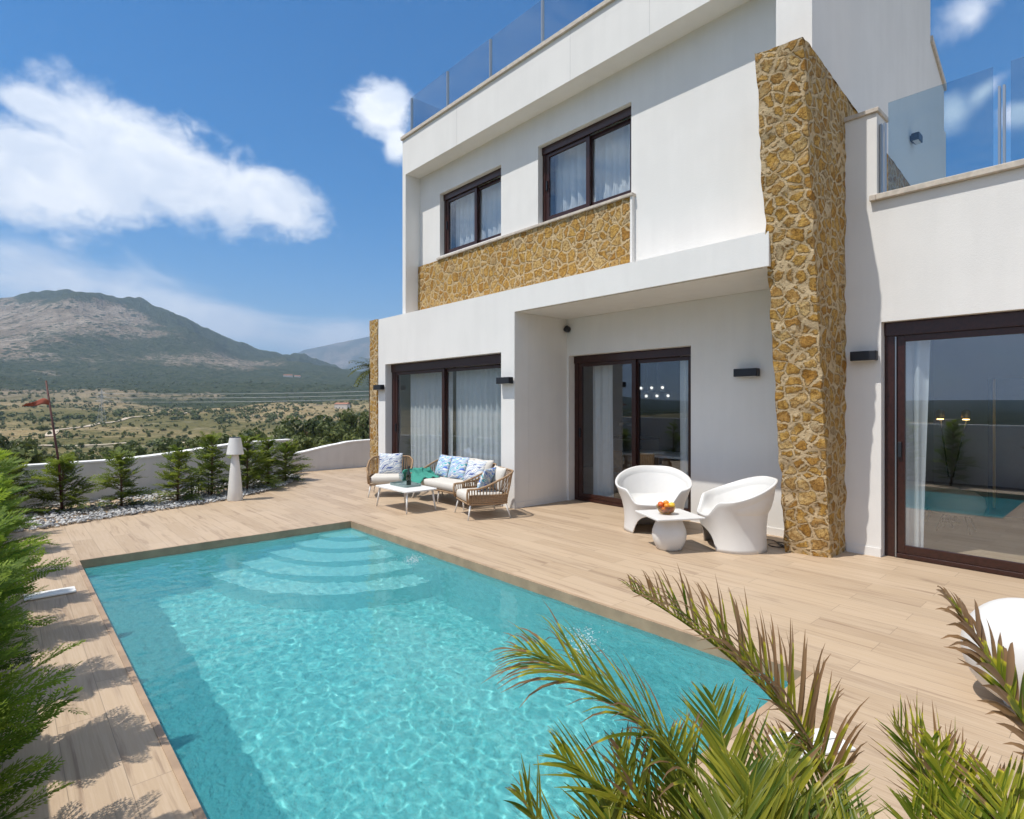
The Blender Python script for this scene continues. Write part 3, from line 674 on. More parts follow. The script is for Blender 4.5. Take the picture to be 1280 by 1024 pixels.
def opening(name, x0, x1, z0, z1, y, head=0.10, fr=0.065, mid=None, label=None, handle=True, sash=0.07, glass=None):
    """framed sliding unit in a wall hole: frame > sash, pane, handle, shutter box; front face at y"""
    z0 = max(z0, 0.004); d = 0.11
    mb = MB(); mb.box(x0 + .002, x0 + fr, y, y + d, z0, z1 - .002); mb.box(x1 - fr, x1 - .002, y, y + d, z0, z1 - .002)
    mb.box(x0 + fr + .001, x1 - fr - .001, y, y + d, z1 - fr, z1 - .002); mb.box(x0 + fr + .001, x1 - fr - .001, y - 0.01, y + d, z0, z0 + 0.045)
    f = mb.build(name, M_FRAME, villa, bevel=0.004)
    if label: f['label'] = label
    if head:
        mb = MB(); mb.box(x0 + .004, x1 - .004, y - 0.018, y - 0.002, z1 - head - 0.004, z1 - .004); mb.build('shutter_box', M_FRAME, f, bevel=0.004)
    zt = z1 - max(fr, head) - 0.002; zb = z0 + 0.047
    ms = [x0 + fr] + (mid or [(x0 + x1) / 2]) + [x1 - fr]
    for i, (a, b) in enumerate(zip(ms, ms[1:])):
        ys = y + 0.012 + 0.045 * (i % 2); ov = 0.03
        a2 = a - (ov if i else 0) + 0.001; b2 = b + (ov if i < len(ms) - 2 else 0) - 0.001
        mb = MB(); mb.box(a2, a2 + sash, ys, ys + 0.04, zb, zt); mb.box(b2 - sash, b2, ys, ys + 0.04, zb, zt)
        mb.box(a2 + sash + .0005, b2 - sash - .0005, ys, ys + 0.04, zt - sash * .8, zt); mb.box(a2 + sash + .0005, b2 - sash - .0005, ys, ys + 0.04, zb, zb + sash)
        s_ = mb.build('sash', M_FRAME, f, bevel=0.003)
        mb = MB(); mb.box(a2 + sash - .004, b2 - sash + .004, ys + 0.017, ys + 0.023, zb + sash - .004, zt - sash * .8 + .004); mb.build('pane', glass or M_GLASS, f)
        if handle and i == 0:
            mb = MB(); hz = zb + min(1.0, (zt - zb) * 0.45); mb.box(a2 + sash * .3, a2 + sash * .7, ys - 0.025, ys - 0.001, hz, hz + 0.16); mb.build('handle', M_BLACK, f, bevel=0.004)
    return f
opening('sliding_window', *w1, UW + 0.10, head=0.12, mid=[-8.02 * S])
opening('sliding_window', *w2, UW + 0.10, head=0.12, mid=[-5.40 * S])
opening('sliding_door', *LW, YF + 0.15, head=0.16, fr=0.12, mid=[-8.63], sash=0.08)
opening('sliding_door', *MD, YB + 0.14, head=0.12, fr=0.085, mid=[-5.245], sash=0.075)
opening('sliding_door', *RD, YR + 0.11, head=0.14, fr=0.095, mid=[0.35], sash=0.085, glass=M_GLASS_D)
mb = MB(); mb.box(RD[0] + 0.10, RD[0] + 0.112, YR + 0.095, YR + 0.108, 0.01, 2.31); part('guide_rail', mb, M_STEEL)

# rooms
mb = MB()
def room(x0, x1, y0, y1, z0, z1, m, name='room_wall', skip_front=True):
    a = MB(); t = 0.03
    a.box(x0 - t, x0, y0, y1, z0, z1); a.box(x1, x1 + t, y0, y1, z0, z1); a.box(x0, x1, y1, y1 + t, z0, z1); a.box(x0, x1, y0, y1, z1, z1 + t)
    return part(name, a, m)
room(-10.40, -6.9, YF + .31, 7.25, 0.0, 2.95, M_ROOM)
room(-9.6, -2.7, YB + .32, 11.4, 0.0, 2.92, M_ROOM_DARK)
room(-2.35, 3.6, YB + .31, 11.4, 0.0, 2.92, M_ROOM)
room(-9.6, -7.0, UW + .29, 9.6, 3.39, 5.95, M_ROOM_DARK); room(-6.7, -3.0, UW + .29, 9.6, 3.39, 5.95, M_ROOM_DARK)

# ---- glass balustrades: their own things
bal = thing('glass_balustrade', 'long clear glass balustrade with steel posts along the roof terrace above the upper windows', 'balustrade', (XL, UY, sz(6.865)))
def brel(o, r): o.location = tuple(-c for c in r.location); return o
zb0 = sz(6.865) + 0.003; ztop = sz(7.58); yb_ = UY + 0.07
pxs = [-9.556 * S + 1.20 * S * i for i in range(6)]
for i, x in enumerate(pxs):
    mb = MB(); mb.box(x - 0.018, x + 0.018, yb_ - 0.02, yb_ + 0.02, zb0, ztop - 0.02); mb.box(x - 0.03, x + 0.03, yb_ - 0.03, yb_ + 0.03, zb0, zb0 + 0.012)
    brel(mb.build('post', M_STEEL, bal), bal)
    if i < 5:
        mb = MB(); mb.box(x + 0.03, x + 1.20 * S - 0.03, yb_ - 0.005, yb_ + 0.005, zb0 + 0.03, ztop); brel(mb.build('glass_panel', M_GLASS_R, bal), bal)
mb = MB(); mb.box(pxs[0] - 0.005, pxs[0] + 0.005, yb_ + 0.03, 11.5, zb0 + 0.03, ztop); brel(mb.build('glass_panel', M_GLASS_R, bal), bal)
bal2 = thing('glass_balustrade', 'lower clear glass balustrade on the terrace parapet over the right hand sliding door', 'balustrade', (-1.9, YR + .1, qz(3.866)))
yq = YR + 0.10
for x, x1 in ((-1.875 * Q, -1.0 * Q), (-0.87 * Q, 0.35), (0.47, 1.7), (1.82, 3.0)):
    mb = MB(); mb.box(x, x1, yq - 0.005, yq + 0.005, qz(3.885), qz(4.87)); brel(mb.build('glass_panel', M_GLASS_R, bal2), bal2)
for x in (-1.925 * Q, -0.935 * Q, 0.41, 1.76):
    mb = MB(); mb.box(x - 0.026, x - 0.008, yq - 0.025, yq + 0.025, qz(3.865) + .002, qz(4.66)); mb.box(x + 0.008, x + 0.026, yq - 0.025, yq + 0.025, qz(3.865) + .002, qz(4.66)); brel(mb.build('post', M_STEEL, bal2), bal2)

# ---- wall lamps, camera
def wall_lamp(loc, label, rz=0, wdt=0.30):
    t = thing('wall_lamp', label, 'wall lamp', loc, rz, 'black box wall lamps on the white villa')
    mb = MB(); mb.box(-wdt / 2, wdt / 2, -0.115, -0.02, -0.05, 0.05); mb.build('housing', M_BLACK, t, bevel=0.006)
    mb = MB(); mb.box(-wdt / 2 + .03, wdt / 2 - .03, -0.02, 0.0, -0.035, 0.035); mb.build('bracket', M_BLACK, t)
    mb = MB(); mb.box(-wdt / 2 + .02, wdt / 2 - .02, -0.10, -0.035, -0.0535, -0.0505); mb.build('diffuser', M_PLASTIC, t)
    return t
wall_lamp((-10.62, YF - .001, 1.96), 'black box wall lamp between the stone corner and the left window')
wall_lamp((-6.655, YF - .001, 1.975), 'black box wall lamp between the left window and the corner of the recess')
wall_lamp((-3.372, YB - .001, 2.005), 'black box wall lamp between the middle glass door and the stone fin')
wall_lamp((-2.06 * Q, YR - .001, qz(2.13)), 'black box wall lamp between the stone fin and the right glass door', wdt=0.24)
wall_lamp((TX + .001, 9.348 * S, sz(5.256)), 'small black wall lamp on the tower side wall seen through the terrace glass', R(90), 0.2)
t = thing('security_camera', 'small dark round security camera high in the corner of the recess', 'camera', (-6.66 + .22, YB - 0.002, 2.86))
mb = MB(); mb.lathe([(0.001, -0.06), (0.045, -0.05), (0.055, -0.02), (0.055, 0.02), (0.03, 0.035), (0.001, 0.036)], 16); o = mb.build('housing', M_BLACK, t, smooth=True); o.location = (0, -0.06, 0); o.rotation_euler = (R(70), 0, 0)
mb = MB(); mb.box(-0.02, 0.02, -0.04, 0.0, -0.015, 0.05); mb.build('mount', M_PLASTIC, t)

# ---- curtains
def curtain(x0, x1, y, z0, z1, label, waves=None, amp=0.035, seed=0, taper=0.0):
    r_ = random.Random(seed); n = int((x1 - x0) / 0.012); nz = 10; mb = MB(); vs = []
    ph = r_.random() * 6
    for j in range(nz + 1):
        z = z0 + (z1 - z0) * j / nz; k = 1 - j / nz
        for i in range(n + 1):
            u = i / n; x = x0 + (x1 - x0) * u
            p = 2 * math.pi * (x - x0) / 0.155 + 1.4 * math.sin(x * 3.1 + ph) + 0.9 * mnoise.noise(Vector((x * 4, z * .5, seed)))
            a = amp * (0.7 + 0.5 * mnoise.noise(Vector((x * 2.5, seed, z * 0.3))))
            vs.append((x + 0.012 * math.sin(p * .5 + z) - taper * k * (u), y + a * math.sin(p) + 0.012 * k * math.sin(3 * p + z), z))
    mb.add(vs, [(j * (n + 1) + i, j * (n + 1) + i + 1, (j + 1) * (n + 1) + i + 1, (j + 1) * (n + 1) + i) for j in range(nz) for i in range(n)])
    o = mb.build('curtain', M_CURT, smooth=True); tag(o, label, 'curtain', 'sheer white curtains behind the glass'); return o
curtain(-10.20, -8.66, YF + .42, 0.02, 2.62, 'sheer white curtain behind the left leaf of the sofa side glass door', seed=1)
curtain(-8.55, -6.9, YF + .42, 0.02, 2.62, 'sheer white curtain behind the right leaf of the sofa side glass door', seed=2)
curtain(-6.30, -5.86, YB + .42, 0.02, 2.62, 'white curtain gathered at the left side of the middle glass door', seed=3)
curtain(-4.62, -4.2, YB + .42, 0.02, 2.62, 'white curtain gathered at the right side of the middle glass door', seed=4)
curtain(-1.735, -1.50, YR + .255, 0.02, 2.40, 'white curtain gathered at the left side of the large right door', seed=5, taper=0.05)
curtain(w1[0] + .05, w1[1] - .05, UW + .33, sz(4.40), sz(5.74), 'sheer white curtain filling the smaller looking far upper window', seed=6)
curtain(w2[0] + .05, w2[1] - .05, UW + .33, sz(4.40), sz(5.74), 'sheer white curtain filling the upper window nearer the stone fin', seed=7)

# ---- garden walls
def curved_wall(name, pts, tops, thick, label, cap=True):
    t = thing(name, label, 'garden wall', (pts[0][0], pts[0][1], 0))
    P = []
    n = 40; L = len(pts) - 1
    for i in range(n + 1):
        u = i / n * L; k = min(int(u), L - 1); f = u - k
        p = [pts[max(k - 1, 0)], pts[k], pts[k + 1], pts[min(k + 2, L)]]; q = [tops[max(k - 1, 0)], tops[k], tops[k + 1], tops[min(k + 2, L)]]
        cr = lambda a, b, c, d: 0.5 * (2 * b + (c - a) * f + (2 * a - 5 * b + 4 * c - d) * f * f + (3 * b - a - 3 * c + d) * f ** 3)
        P.append((cr(*[c[0] for c in p]), cr(*[c[1] for c in p]), cr(*q)))
    def ring(off0, off1, zlo, zhi):
        mb = MB(); vs = []
        for i, (x, y, z) in enumerate(P):
            a = P[max(i - 1, 0)]; b = P[min(i + 1, n)]; tx, ty = b[0] - a[0], b[1] - a[1]; l = math.hypot(tx, ty); nx, ny = -ty / l, tx / l
            for o, zz in ((off0, zlo(z)), (off1, zlo(z)), (off1, zhi(z)), (off0, zhi(z))): vs.append((x + nx * o - pts[0][0], y + ny * o - pts[0][1], zz))
        fs = [(0, 1, 2, 3), tuple(range(4 * n + 3, 4 * n - 1, -1))]
        for i in range(n):
            for k in range(4): fs.append((i * 4 + k, (i + 1) * 4 + k, (i + 1) * 4 + (k + 1) % 4, i * 4 + (k + 1) % 4))
        return mb.add(vs, fs)
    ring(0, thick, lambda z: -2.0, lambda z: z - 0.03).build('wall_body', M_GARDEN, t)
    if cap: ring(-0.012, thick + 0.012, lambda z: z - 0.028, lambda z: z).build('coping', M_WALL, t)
    return t
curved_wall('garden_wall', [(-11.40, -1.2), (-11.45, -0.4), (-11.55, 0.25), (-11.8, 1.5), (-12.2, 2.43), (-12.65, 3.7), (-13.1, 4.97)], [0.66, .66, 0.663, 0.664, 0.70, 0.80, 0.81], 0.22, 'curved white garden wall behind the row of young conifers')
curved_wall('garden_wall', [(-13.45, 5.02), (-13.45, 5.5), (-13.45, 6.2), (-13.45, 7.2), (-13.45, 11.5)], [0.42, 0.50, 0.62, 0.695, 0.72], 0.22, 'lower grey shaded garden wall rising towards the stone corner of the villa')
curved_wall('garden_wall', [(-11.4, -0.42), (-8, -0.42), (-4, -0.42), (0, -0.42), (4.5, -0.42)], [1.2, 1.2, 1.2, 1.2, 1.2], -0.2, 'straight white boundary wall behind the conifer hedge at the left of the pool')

# ------------------------------------------------------------------ furniture
def seat_shell():
    """one-piece moulded tub chair, front towards -Y"""
    mb = MB(); NA = 72
    def ang(i): return 2 * math.pi * i / NA - math.pi          # 0 = front, +-pi = back
    def rimz(a):
        t = abs(math.degrees(a)); return 0.385 + 0.165 * sms(t, 26, 52) + 0.225 * sms(t, 48, 165)
    def plan(a, r, ex=1.0):
        s_, c_ = math.sin(a), math.cos(a); return (s_ * r, -c_ * r * 0.92 * ex)
    def flare(a):                                                # rim radius
        t = abs(math.degrees(a)); return 0.44 + 0.045 * sms(t, 40, 80) - 0.02 * sms(t, 0, 30) * 0 + 0.01 * sms(t, 120, 180)
    rows = []
    NO = 14
    for j in range(NO + 1):                                      # outside, bottom to rim
        t = j / NO; row = []
        for i in range(NA):
            a = ang(i); ta = abs(math.degrees(a)); zr = rimz(a); fr = flare(a)
            z0 = 0.24 * (1 - sms(ta, 22, 38)) * math.sqrt(max(0, 1 - (min(ta, 38) / 38) ** 2)) + 0.0
            if ta < 38: z0 = 0.235 * math.sqrt(max(0.0, 1 - (ta / 38) ** 2.2))
            z = z0 + (zr - 0.012 - z0) * t
            h = z / max(zr, .1)
            rb = 0.335 + 0.035 * (1 - h) ** 2 + 0.02 * (1 - sms(ta, 30, 60))
            r_ = rb + (fr - rb) * (h ** 2.1)
            row.append((*plan(a, r_), z))
        rows.append(row)
    for off, dz in ((-0.006, 0.0), (-0.022, 0.004), (-0.040, -0.006)):   # rounded rim
        rows.append([(*plan(ang(i), flare(ang(i)) + off), rimz(ang(i)) + dz) for i in range(NA)])
    NI = 9
    for j in range(1, NI + 1):                                   # inside, rim down to the seat
        t = j / NI; row = []
        for i in range(NA):
            a = ang(i); zr = rimz(a); fr = flare(a) - 0.045
            zs = 0.345
            k = t ** 0.75
            z = zr - 0.01 + (zs - zr + 0.01) * (1 - (1 - t) ** 1.7)
            r_ = fr * (1 - 0.06 * t) - (fr - 0.0) * 0.34 * t ** 2.2
            row.append((*plan(a, r_), z))
        rows.append(row)
    for q in (0.6, 0.25):
        rows.append([(rows[14 + 3 + NI][i][0] * q, rows[14 + 3 + NI][i][1] * q, 0.345 - 0.012 * (1 - q)) for i in range(NA)])
    vs = [p for r_ in rows for p in r_]; fs = []
    for j in range(len(rows) - 1):
        for i in range(NA):
            k = (i + 1) % NA; fs.append((j * NA + i, j * NA + k, (j + 1) * NA + k, (j + 1) * NA + i))
    fs.append(tuple((len(rows) - 1) * NA + i for i in range(NA)))
    return mb.add(vs, fs)
def face_dir(fx, fy): return math.atan2(fx, -fy)                  # turns a -Y front towards (fx, fy)
def moulded(loc, rz, label):
    o = seat_shell().build('moulded_armchair', M_PLASTIC, smooth=True)
    s_ = o.modifiers.new('thick', 'SOLIDIFY'); s_.thickness = 0.012; s_.offset = -1
    o.location = loc; o.rotation_euler = (0, 0, rz); tag(o, label, 'armchair', 'white moulded armchairs'); return o
moulded((-4.22, 6.20, 0), face_dir(0.56, -0.83), 'white moulded plastic tub armchair standing in front of the middle glass door')
moulded((-3.12, 6.16, 0), face_dir(-0.72, -0.70), 'white moulded plastic tub armchair turned sideways close to the stone fin')

t = thing('side_table', 'white square topped side table on a rounded pot base between the two moulded armchairs', 'side table', (-3.555, 5.53, 0), R(-29))
mb = MB(); mb.box(-0.28, 0.28, -0.28, 0.28, 0.365, 0.385); mb.build('tabletop', M_PLASTIC, t, bevel=0.005)
mb = MB(); mb.lathe([(0.13, 0.0), (0.145, 0.02), (0.175, 0.09), (0.188, 0.15), (0.182, 0.21), (0.155, 0.28), (0.125, 0.335), (0.12, 0.3645)], 40); mb.build('base', M_PLASTIC, t, smooth=True)
bz = 0.3855
t = thing('fruit_bowl', 'clear brown glass bowl of oranges on the white side table', 'bowl', (-3.575, 5.50, bz))
M_BOWL = glass_mat('bowl_glass', 0.06, (0.80, 0.66, 0.42))
mb = MB(); prof = [(0.02, 0.0), (0.055, 0.004), (0.085, 0.03), (0.102, 0.065), (0.108, 0.095)]
mb.lathe([(r_, z) for r_, z in prof] + [(0.104, 0.095)] + [(r_ - 0.004, z + 0.003) for r_, z in reversed(prof[:-1])], 32); mb.build('bowl_body', M_BOWL, t, smooth=True)
def fruit_mat(name, c):
    m, T = mat(name); n = T.noise(objco(T), 60, 2); n2 = T.noise(objco(T), 9, 3); out(T, pbsdf(T, T.mix(T.sstep(n2, .4, .7), c, tuple(x * .8 for x in c)), 0.4, bump=n, bstr=0.2, bdist=0.002)); return m
M_OR = fruit_mat('orange_peel', (0.78, 0.27, 0.02)); M_YE = fruit_mat('lemon_peel', (0.80, 0.50, 0.04)); M_RD = fruit_mat('blushed_peel', (0.66, 0.13, 0.025))
r_ = random.Random(3)
fr = [(0, 0, 0.045), (0.055, 0.01, 0.055), (-0.052, 0.02, 0.055), (0.01, -0.055, 0.055), (-0.01, 0.055, 0.056), (0.04, -0.045, 0.098), (-0.045, -0.035, 0.098), (0.045, 0.045, 0.10), (-0.035, 0.045, 0.10), (0.0, 0.0, 0.122), (0.068, -0.01, 0.105), (-0.07, 0.0, 0.10)]
for i, (x, y, z) in enumerate(fr):
    mt, lb, nm = (M_YE, 'yellow lemon heaped with oranges in the glass bowl', 'lemon') if i in (7, 10) else ((M_RD, 'reddish orange fruit heaped in the glass bowl', 'orange') if i in (6, 11) else (M_OR, 'bright orange heaped in the glass bowl', 'orange'))
    mb = MB(); mb.blobball((0, 0, 0), 0.033, 2, 0.06, (1, 1, 0.94) if nm == 'orange' else (1.2, .9, .9), i); o = mb.build(nm, mt, smooth=True)
    o.location = (-3.575 + x, 5.50 + y, bz + z); tag(o, lb, nm, 'fruit in the bowl')
# cable lying behind the chair
mb = MB(); pts = [(-3.0 + 0.9 * i / 40, 6.86 - 0.10 * math.sin(i / 7), 0.011) for i in range(8)]
pts = [(-3.05 + 0.35 * u, 6.62 + 0.10 * math.sin(5 * u), 0.012) for u in [i / 20 for i in range(21)]] + [(-2.80 + 0.10 * math.cos(a), 6.56 + 0.10 * math.sin(a), 0.012 + 0.004 * a) for a in [2.2 - 8 * i / 30 for i in range(31)]]
tag(mb.tube(pts, 0.006, 6).build('power_cable', M_CABLE, smooth=True), 'dark coiled power cable lying on the floor beside the stone fin', 'cable')

# globe lamp
t = thing('globe_lamp', 'large white ball lamp lying on the terrace at the right edge', 'garden lamp', (-0.425, 4.04, 0))
mb = MB(); mb.blobball((0, 0, 0.285), 0.28, 4, 0); mb.build('globe', M_PLASTIC, t, smooth=True)
mb = MB(); mb.lathe([(0.09, 0.0), (0.10, 0.004), (0.10, 0.02), (0.085, 0.024)], 24); mb.build('base', M_POWDER, t, smooth=True)

# floor lamp by the gravel
t = thing('outdoor_floor_lamp', 'white one piece outdoor lamp with cone shade on a flared foot beside the gravel', 'garden lamp', (-10.20, 2.905, 0))
mb = MB(); mb.lathe([(0.120, 0.0), (0.123, 0.01), (0.108, 0.20), (0.082, 0.50), (0.055, 0.74), (0.05, 0.765)], 32); mb.build('foot', M_PLASTIC, t, smooth=True)
mb = MB(); mb.lathe([(0.052, 0.768), (0.132, 0.769), (0.135, 0.775), (0.088, 1.045), (0.080, 1.047), (0.078, 1.03)], 32); mb.build('lamp_shade', M_PLASTIC, t, smooth=False)
mb = MB(); mb.lathe([(0.070, 1.032), (0.0825, 1.0475), (0.0825, 1.055), (0.070, 1.058)], 24); mb.build('solar_cap', M_BLACK, t)

# coffee table with tray, bottle and glasses
CTZ = 0.33
t = thing('coffee_table', 'low white metal coffee table with splayed legs in front of the rope sofa', 'coffee table', (-7.66, 4.65, 0))
def rrect(hx, hy, r_, n=6):
    return [(sx * (hx - r_) + r_ * math.cos(a), sy * (hy - r_) + r_ * math.sin(a)) for sx, sy, a0 in ((1, 1, 0), (-1, 1, 90), (-1, -1, 180), (1, -1, 270)) for a in [R(a0 + 90 * i / n) for i in range(n + 1)]]
def slab_poly(mb, poly, z0, z1):
    n = len(poly); mb.add([(x, y, z0) for x, y in poly] + [(x, y, z1) for x, y in poly], [tuple(range(n - 1, -1, -1)), tuple(range(n, 2 * n))] + [(i, (i + 1) % n, n + (i + 1) % n, n + i) for i in range(n)]); return mb
slab_poly(MB(), rrect(0.48, 0.285, 0.07), CTZ - 0.018, CTZ).build('tabletop', M_POWDER, t)
for sx in (-1, 1):
    for sy in (-1, 1):
        mb = MB(); mb.tube([(sx * 0.40, sy * 0.22, CTZ - 0.0185), (sx * 0.445, sy * 0.255, 0.0)], [0.017, 0.011], 10); mb.build('leg', M_POWDER, t, smooth=True)
M_TRAY = simple('grey_green_tray', (0.20, 0.27, 0.26), 0.5, nscale=12); M_BOT = simple('dark_bottle_glass', (0.012, 0.016, 0.008), 0.08, Coat_Weight=0.5); M_FOIL = simple('bottle_foil', (0.03, 0.025, 0.02), 0.4)
M_CLEAR = glass_mat('clear_glass', 0.10, (0.93, 0.95, 0.95))
t = thing('serving_tray', 'grey green serving tray on the coffee table', 'tray', (-7.80, 4.73, CTZ + .0005))
poly = rrect(0.24, 0.15, 0.04); slab_poly(MB(), poly, 0, 0.012).build('tray_floor', M_TRAY, t)
mb = MB(); n = len(poly); mb.add([(x, y, 0.012) for x, y in poly] + [(x * 1.03, y * 1.04, 0.035) for x, y in poly] + [(x * .99, y * .985, 0.035) for x, y in poly] + [(x * .97, y * .96, 0.013) for x, y in poly],
   [(k * n + i, k * n + (i + 1) % n, (k + 1) * n + (i + 1) % n, (k + 1) * n + i) for k in range(3) for i in range(n)]); mb.build('tray_rim', M_TRAY, t)
tz = CTZ + 0.014
t = thing('wine_bottle', 'dark green wine bottle standing on the tray', 'bottle', (-7.72, 4.74, tz))
mb = MB(); mb.lathe([(0.033, 0), (0.037, 0.006), (0.0375, 0.15), (0.034, 0.18), (0.018, 0.215), (0.0145, 0.24), (0.0145, 0.262)], 20); mb.build('bottle_glass', M_BOT, t, smooth=True)
mb = MB(); mb.lathe([(0.0155, 0.2625), (0.0165, 0.27), (0.0165, 0.30), (0.012, 0.302)], 16); mb.build('neck_foil', M_FOIL, t, smooth=True)
for (x, y, lb) in ((-7.885, 4.70, 'clear stemmed glass on the tray, farther from the bottle'), (-7.80, 4.66, 'clear stemmed glass on the tray just beside the bottle')):
    mb = MB(); mb.lathe([(0.032, 0), (0.030, 0.004), (0.005, 0.008), (0.004, 0.07), (0.02, 0.085), (0.036, 0.115), (0.036, 0.15), (0.030, 0.175), (0.028, 0.174), (0.033, 0.15), (0.033, 0.118), (0.01, 0.088)], 18); o = mb.build('wine_glass', M_CLEAR, smooth=True)
    o.location = (x, y, tz); tag(o, lb, 'wine glass', 'glasses on the tray')

# cushions: a puffed square
def cushion_mb(w, h, d, seed=0, n=14):
    mb = MB(); vs = []; 
    for s_ in (1, -1):
        for j in range(n + 1):
            for i in range(n + 1):
                u, v = 2 * i / n - 1, 2 * j / n - 1
                e_ = max(0, (1 - abs(u) ** 2.4)) ** 0.55 * max(0, (1 - abs(v) ** 2.4)) ** 0.55
                pin = 1 - 0.07 * (1 - abs(u)) * abs(v) ** 3; pin2 = 1 - 0.07 * (1 - abs(v)) * abs(u) ** 3
                k = 1 + 0.10 * mnoise.noise(Vector((u * 2 + seed, v * 2, s_ * 2 + seed)))
                vs.append((u * w / 2 * pin2, s_ * (d / 2 * e_ * k + 0.003), (v * pin + 1) * h / 2))
    m_ = (n + 1) ** 2; fs = []
    for s_ in (0, 1):
        for j in range(n):
            for i in range(n):
                a = s_ * m_ + j * (n + 1) + i; q = (a, a + 1, a + n + 2, a + n + 1); fs.append(q if s_ else q[::-1])
    edge = [i for i in range(n)] + [i * (n + 1) + n for i in range(n)] + [n * (n + 1) + n - i for i in range(n)] + [(n - i) * (n + 1) for i in range(n)]
    for k in range(len(edge)):
        a, b = edge[k], edge[(k + 1) % len(edge)]; fs.append((a, b, b + m_, a + m_))
    return mb.add(vs, fs)
def cushion(loc, rz, tilt, w, h, d, m, label, seed=0, roll=0.0, name='cushion', group=None):
    o = cushion_mb(w, h, d, seed).build(name, m, smooth=True)
    o.matrix_world = Matrix.Translation(loc) @ Matrix.Rotation(rz, 4, 'Z') @ Matrix.Rotation(tilt, 4, 'X') @ Matrix.Rotation(roll, 4, 'Y')
    tag(o, label, 'cushion', group); return o
def box_cushion(w, d, h, seed=0):
    poly = rrect(w / 2, d / 2, 0.06, 5); mb = MB(); n = len(poly); rows = []
    for k, (z, f) in enumerate(((0, 0.93), (h * .12, 0.985), (h * .5, 1.0), (h * .86, 0.985), (h * .98, 0.93), (h * 1.03, 0.75), (h * 1.07, 0.4))): rows.append([(x * f, y * f, z) for x, y in poly])
    mb.add([p for r_ in rows for p in r_], [(k * n + i, k * n + (i + 1) % n, (k + 1) * n + (i + 1) % n, (k + 1) * n + i) for k in range(len(rows) - 1) for i in range(n)] + [tuple(range(n - 1, -1, -1)), tuple((len(rows) - 1) * n + i for i in range(n))]); return mb

def rope_seat(name, W_, D_, label, cat, loc, rz, group=None, n_rope=46):
    """metal frame seat with a wrapped rope back and arms; front towards -Y; top rail rises from the arms to the back"""
    t = thing(name, label, cat, loc, rz, group)
    hx, hy = W_ / 2, D_ / 2; zs = 0.22
    def top(u):      # u 0..1 along left front - back - right front
        L1, L2 = D_, W_; tot = 2 * L1 + L2; s_ = u * tot; r_ = 0.16
        if s_ < L1: x, y = -hx, -hy + s_
        elif s_ < L1 + L2: x, y = -hx + (s_ - L1), hy
        else: x, y = hx, hy - (s_ - L1 - L2)
        # round the corners
        cx_, cy_ = max(-hx + r_, min(hx - r_, x)), min(hy - r_, y)
        dx, dy = x - cx_, y - cy_; l = math.hypot(dx, dy)
        if abs(x) > hx - r_ and y > hy - r_ and l > 0: x, y = cx_ + dx / l * r_, cy_ + dy / l * r_
        q = min(s_, tot - s_) / L1
        z = 0.43 + 0.22 * sms(q, 0.15, 1.15)
        out_ = 0.06 * sms(q, 0, 0.5)
        sc = 1 + out_ / max(hx, hy)
        return Vector((x * sc, y * sc + 0.03 * sms(q, .6, 1.1), z))
    def low(u):
        p = top(u); q = 1 / (1.10); return Vector((p.x * 0.90, min(p.y * 0.90, hy * .86), zs))
    N = 60
    rail = [top(i / N) for i in range(N + 1)]
    rail = [Vector((-hx * .96, -hy * 0.98, zs + .02)), Vector((-hx * 0.99, -hy * 1.03, zs + 0.10)), Vector((-hx, -hy * 1.03, 0.37))] + rail + [Vector((hx, -hy * 1.03, 0.37)), Vector((hx * .99, -hy * 1.03, zs + 0.10)), Vector((hx * .96, -hy * 0.98, zs + .02))]
    mb = MB(); mb.tube(rail, 0.0145, 8); mb.build('top_rail', M_ROPE, t, smooth=True)
    mb = MB()
    for i in range(n_rope + 1):
        u = (i + 0.5) / (n_rope + 1); a, b = top(u), low(u)
        for du in (-0.0035, 0.0035):
            m_ = top(min(1, max(0, u + du))); bt = low(min(1, max(0, u - du)))
            mid = (m_ + bt) * 0.5; out_ = Vector((mid.x, mid.y, 0)); out_ = out_.normalized() * 0.012
            mb.tube([m_, mid + out_, bt], 0.0052, 5, cap=False)
    mb.build('rope_weave', M_ROPE, t, smooth=True)
    ring = [low(i / 40) for i in range(41)]
    mb = MB(); mb.tube(ring + [ring[0]], 0.016, 8); mb.build('seat_frame', M_ROPE, t, smooth=True)
    mb = MB()
    for k in range(5): mb.tube([p + Vector((0, 0, 0.03 + 0.022 * k)) + Vector((p.x, p.y, 0)).normalized() * 0.008 for p in ring], 0.012, 6)
    mb.build('seat_band', M_ROPE, t, smooth=True)
    for sx in (-1, 1):
        for sy in (-1, 1):
            mb = MB(); mb.tube([(sx * hx * 0.86, sy * hy * 0.82, zs + 0.01), (sx * hx * 0.98, sy * hy * (0.98 if sy < 0 else 1.05), 0.0)], [0.014, 0.010], 8); mb.build('leg', M_POWDER, t, smooth=True)
    c = box_cushion(W_ * 0.90, D_ * 0.88, 0.12).build('seat_cushion', M_CUSH, t, smooth=True); c.location = (0, -0.03, zs + 0.02)
    return t
SOFA = (-7.66, 5.52, 0)
t = rope_seat('rope_sofa', 1.50, 0.62, 'two seat tan rope sofa with ivory cushions standing in front of the left glass door', 'sofa', SOFA, 0.0, None, 80)
mb = MB(); mb.tube([(0, -0.25, 0.23), (0, -0.28, 0.0)], [0.014, 0.010], 8); mb.build('leg', M_POWDER, t, smooth=True)
for i, x in enumerate((-0.47, 0.0, 0.47)):
    c = cushion_mb(0.48, 0.40, 0.17, i).build('back_cushion', M_CUSH, t, smooth=True); c.location = (x, 0.20, 0.33); c.rotation_euler = (R(-16), 0, 0)
AC = 'rope armchairs by the coffee table'
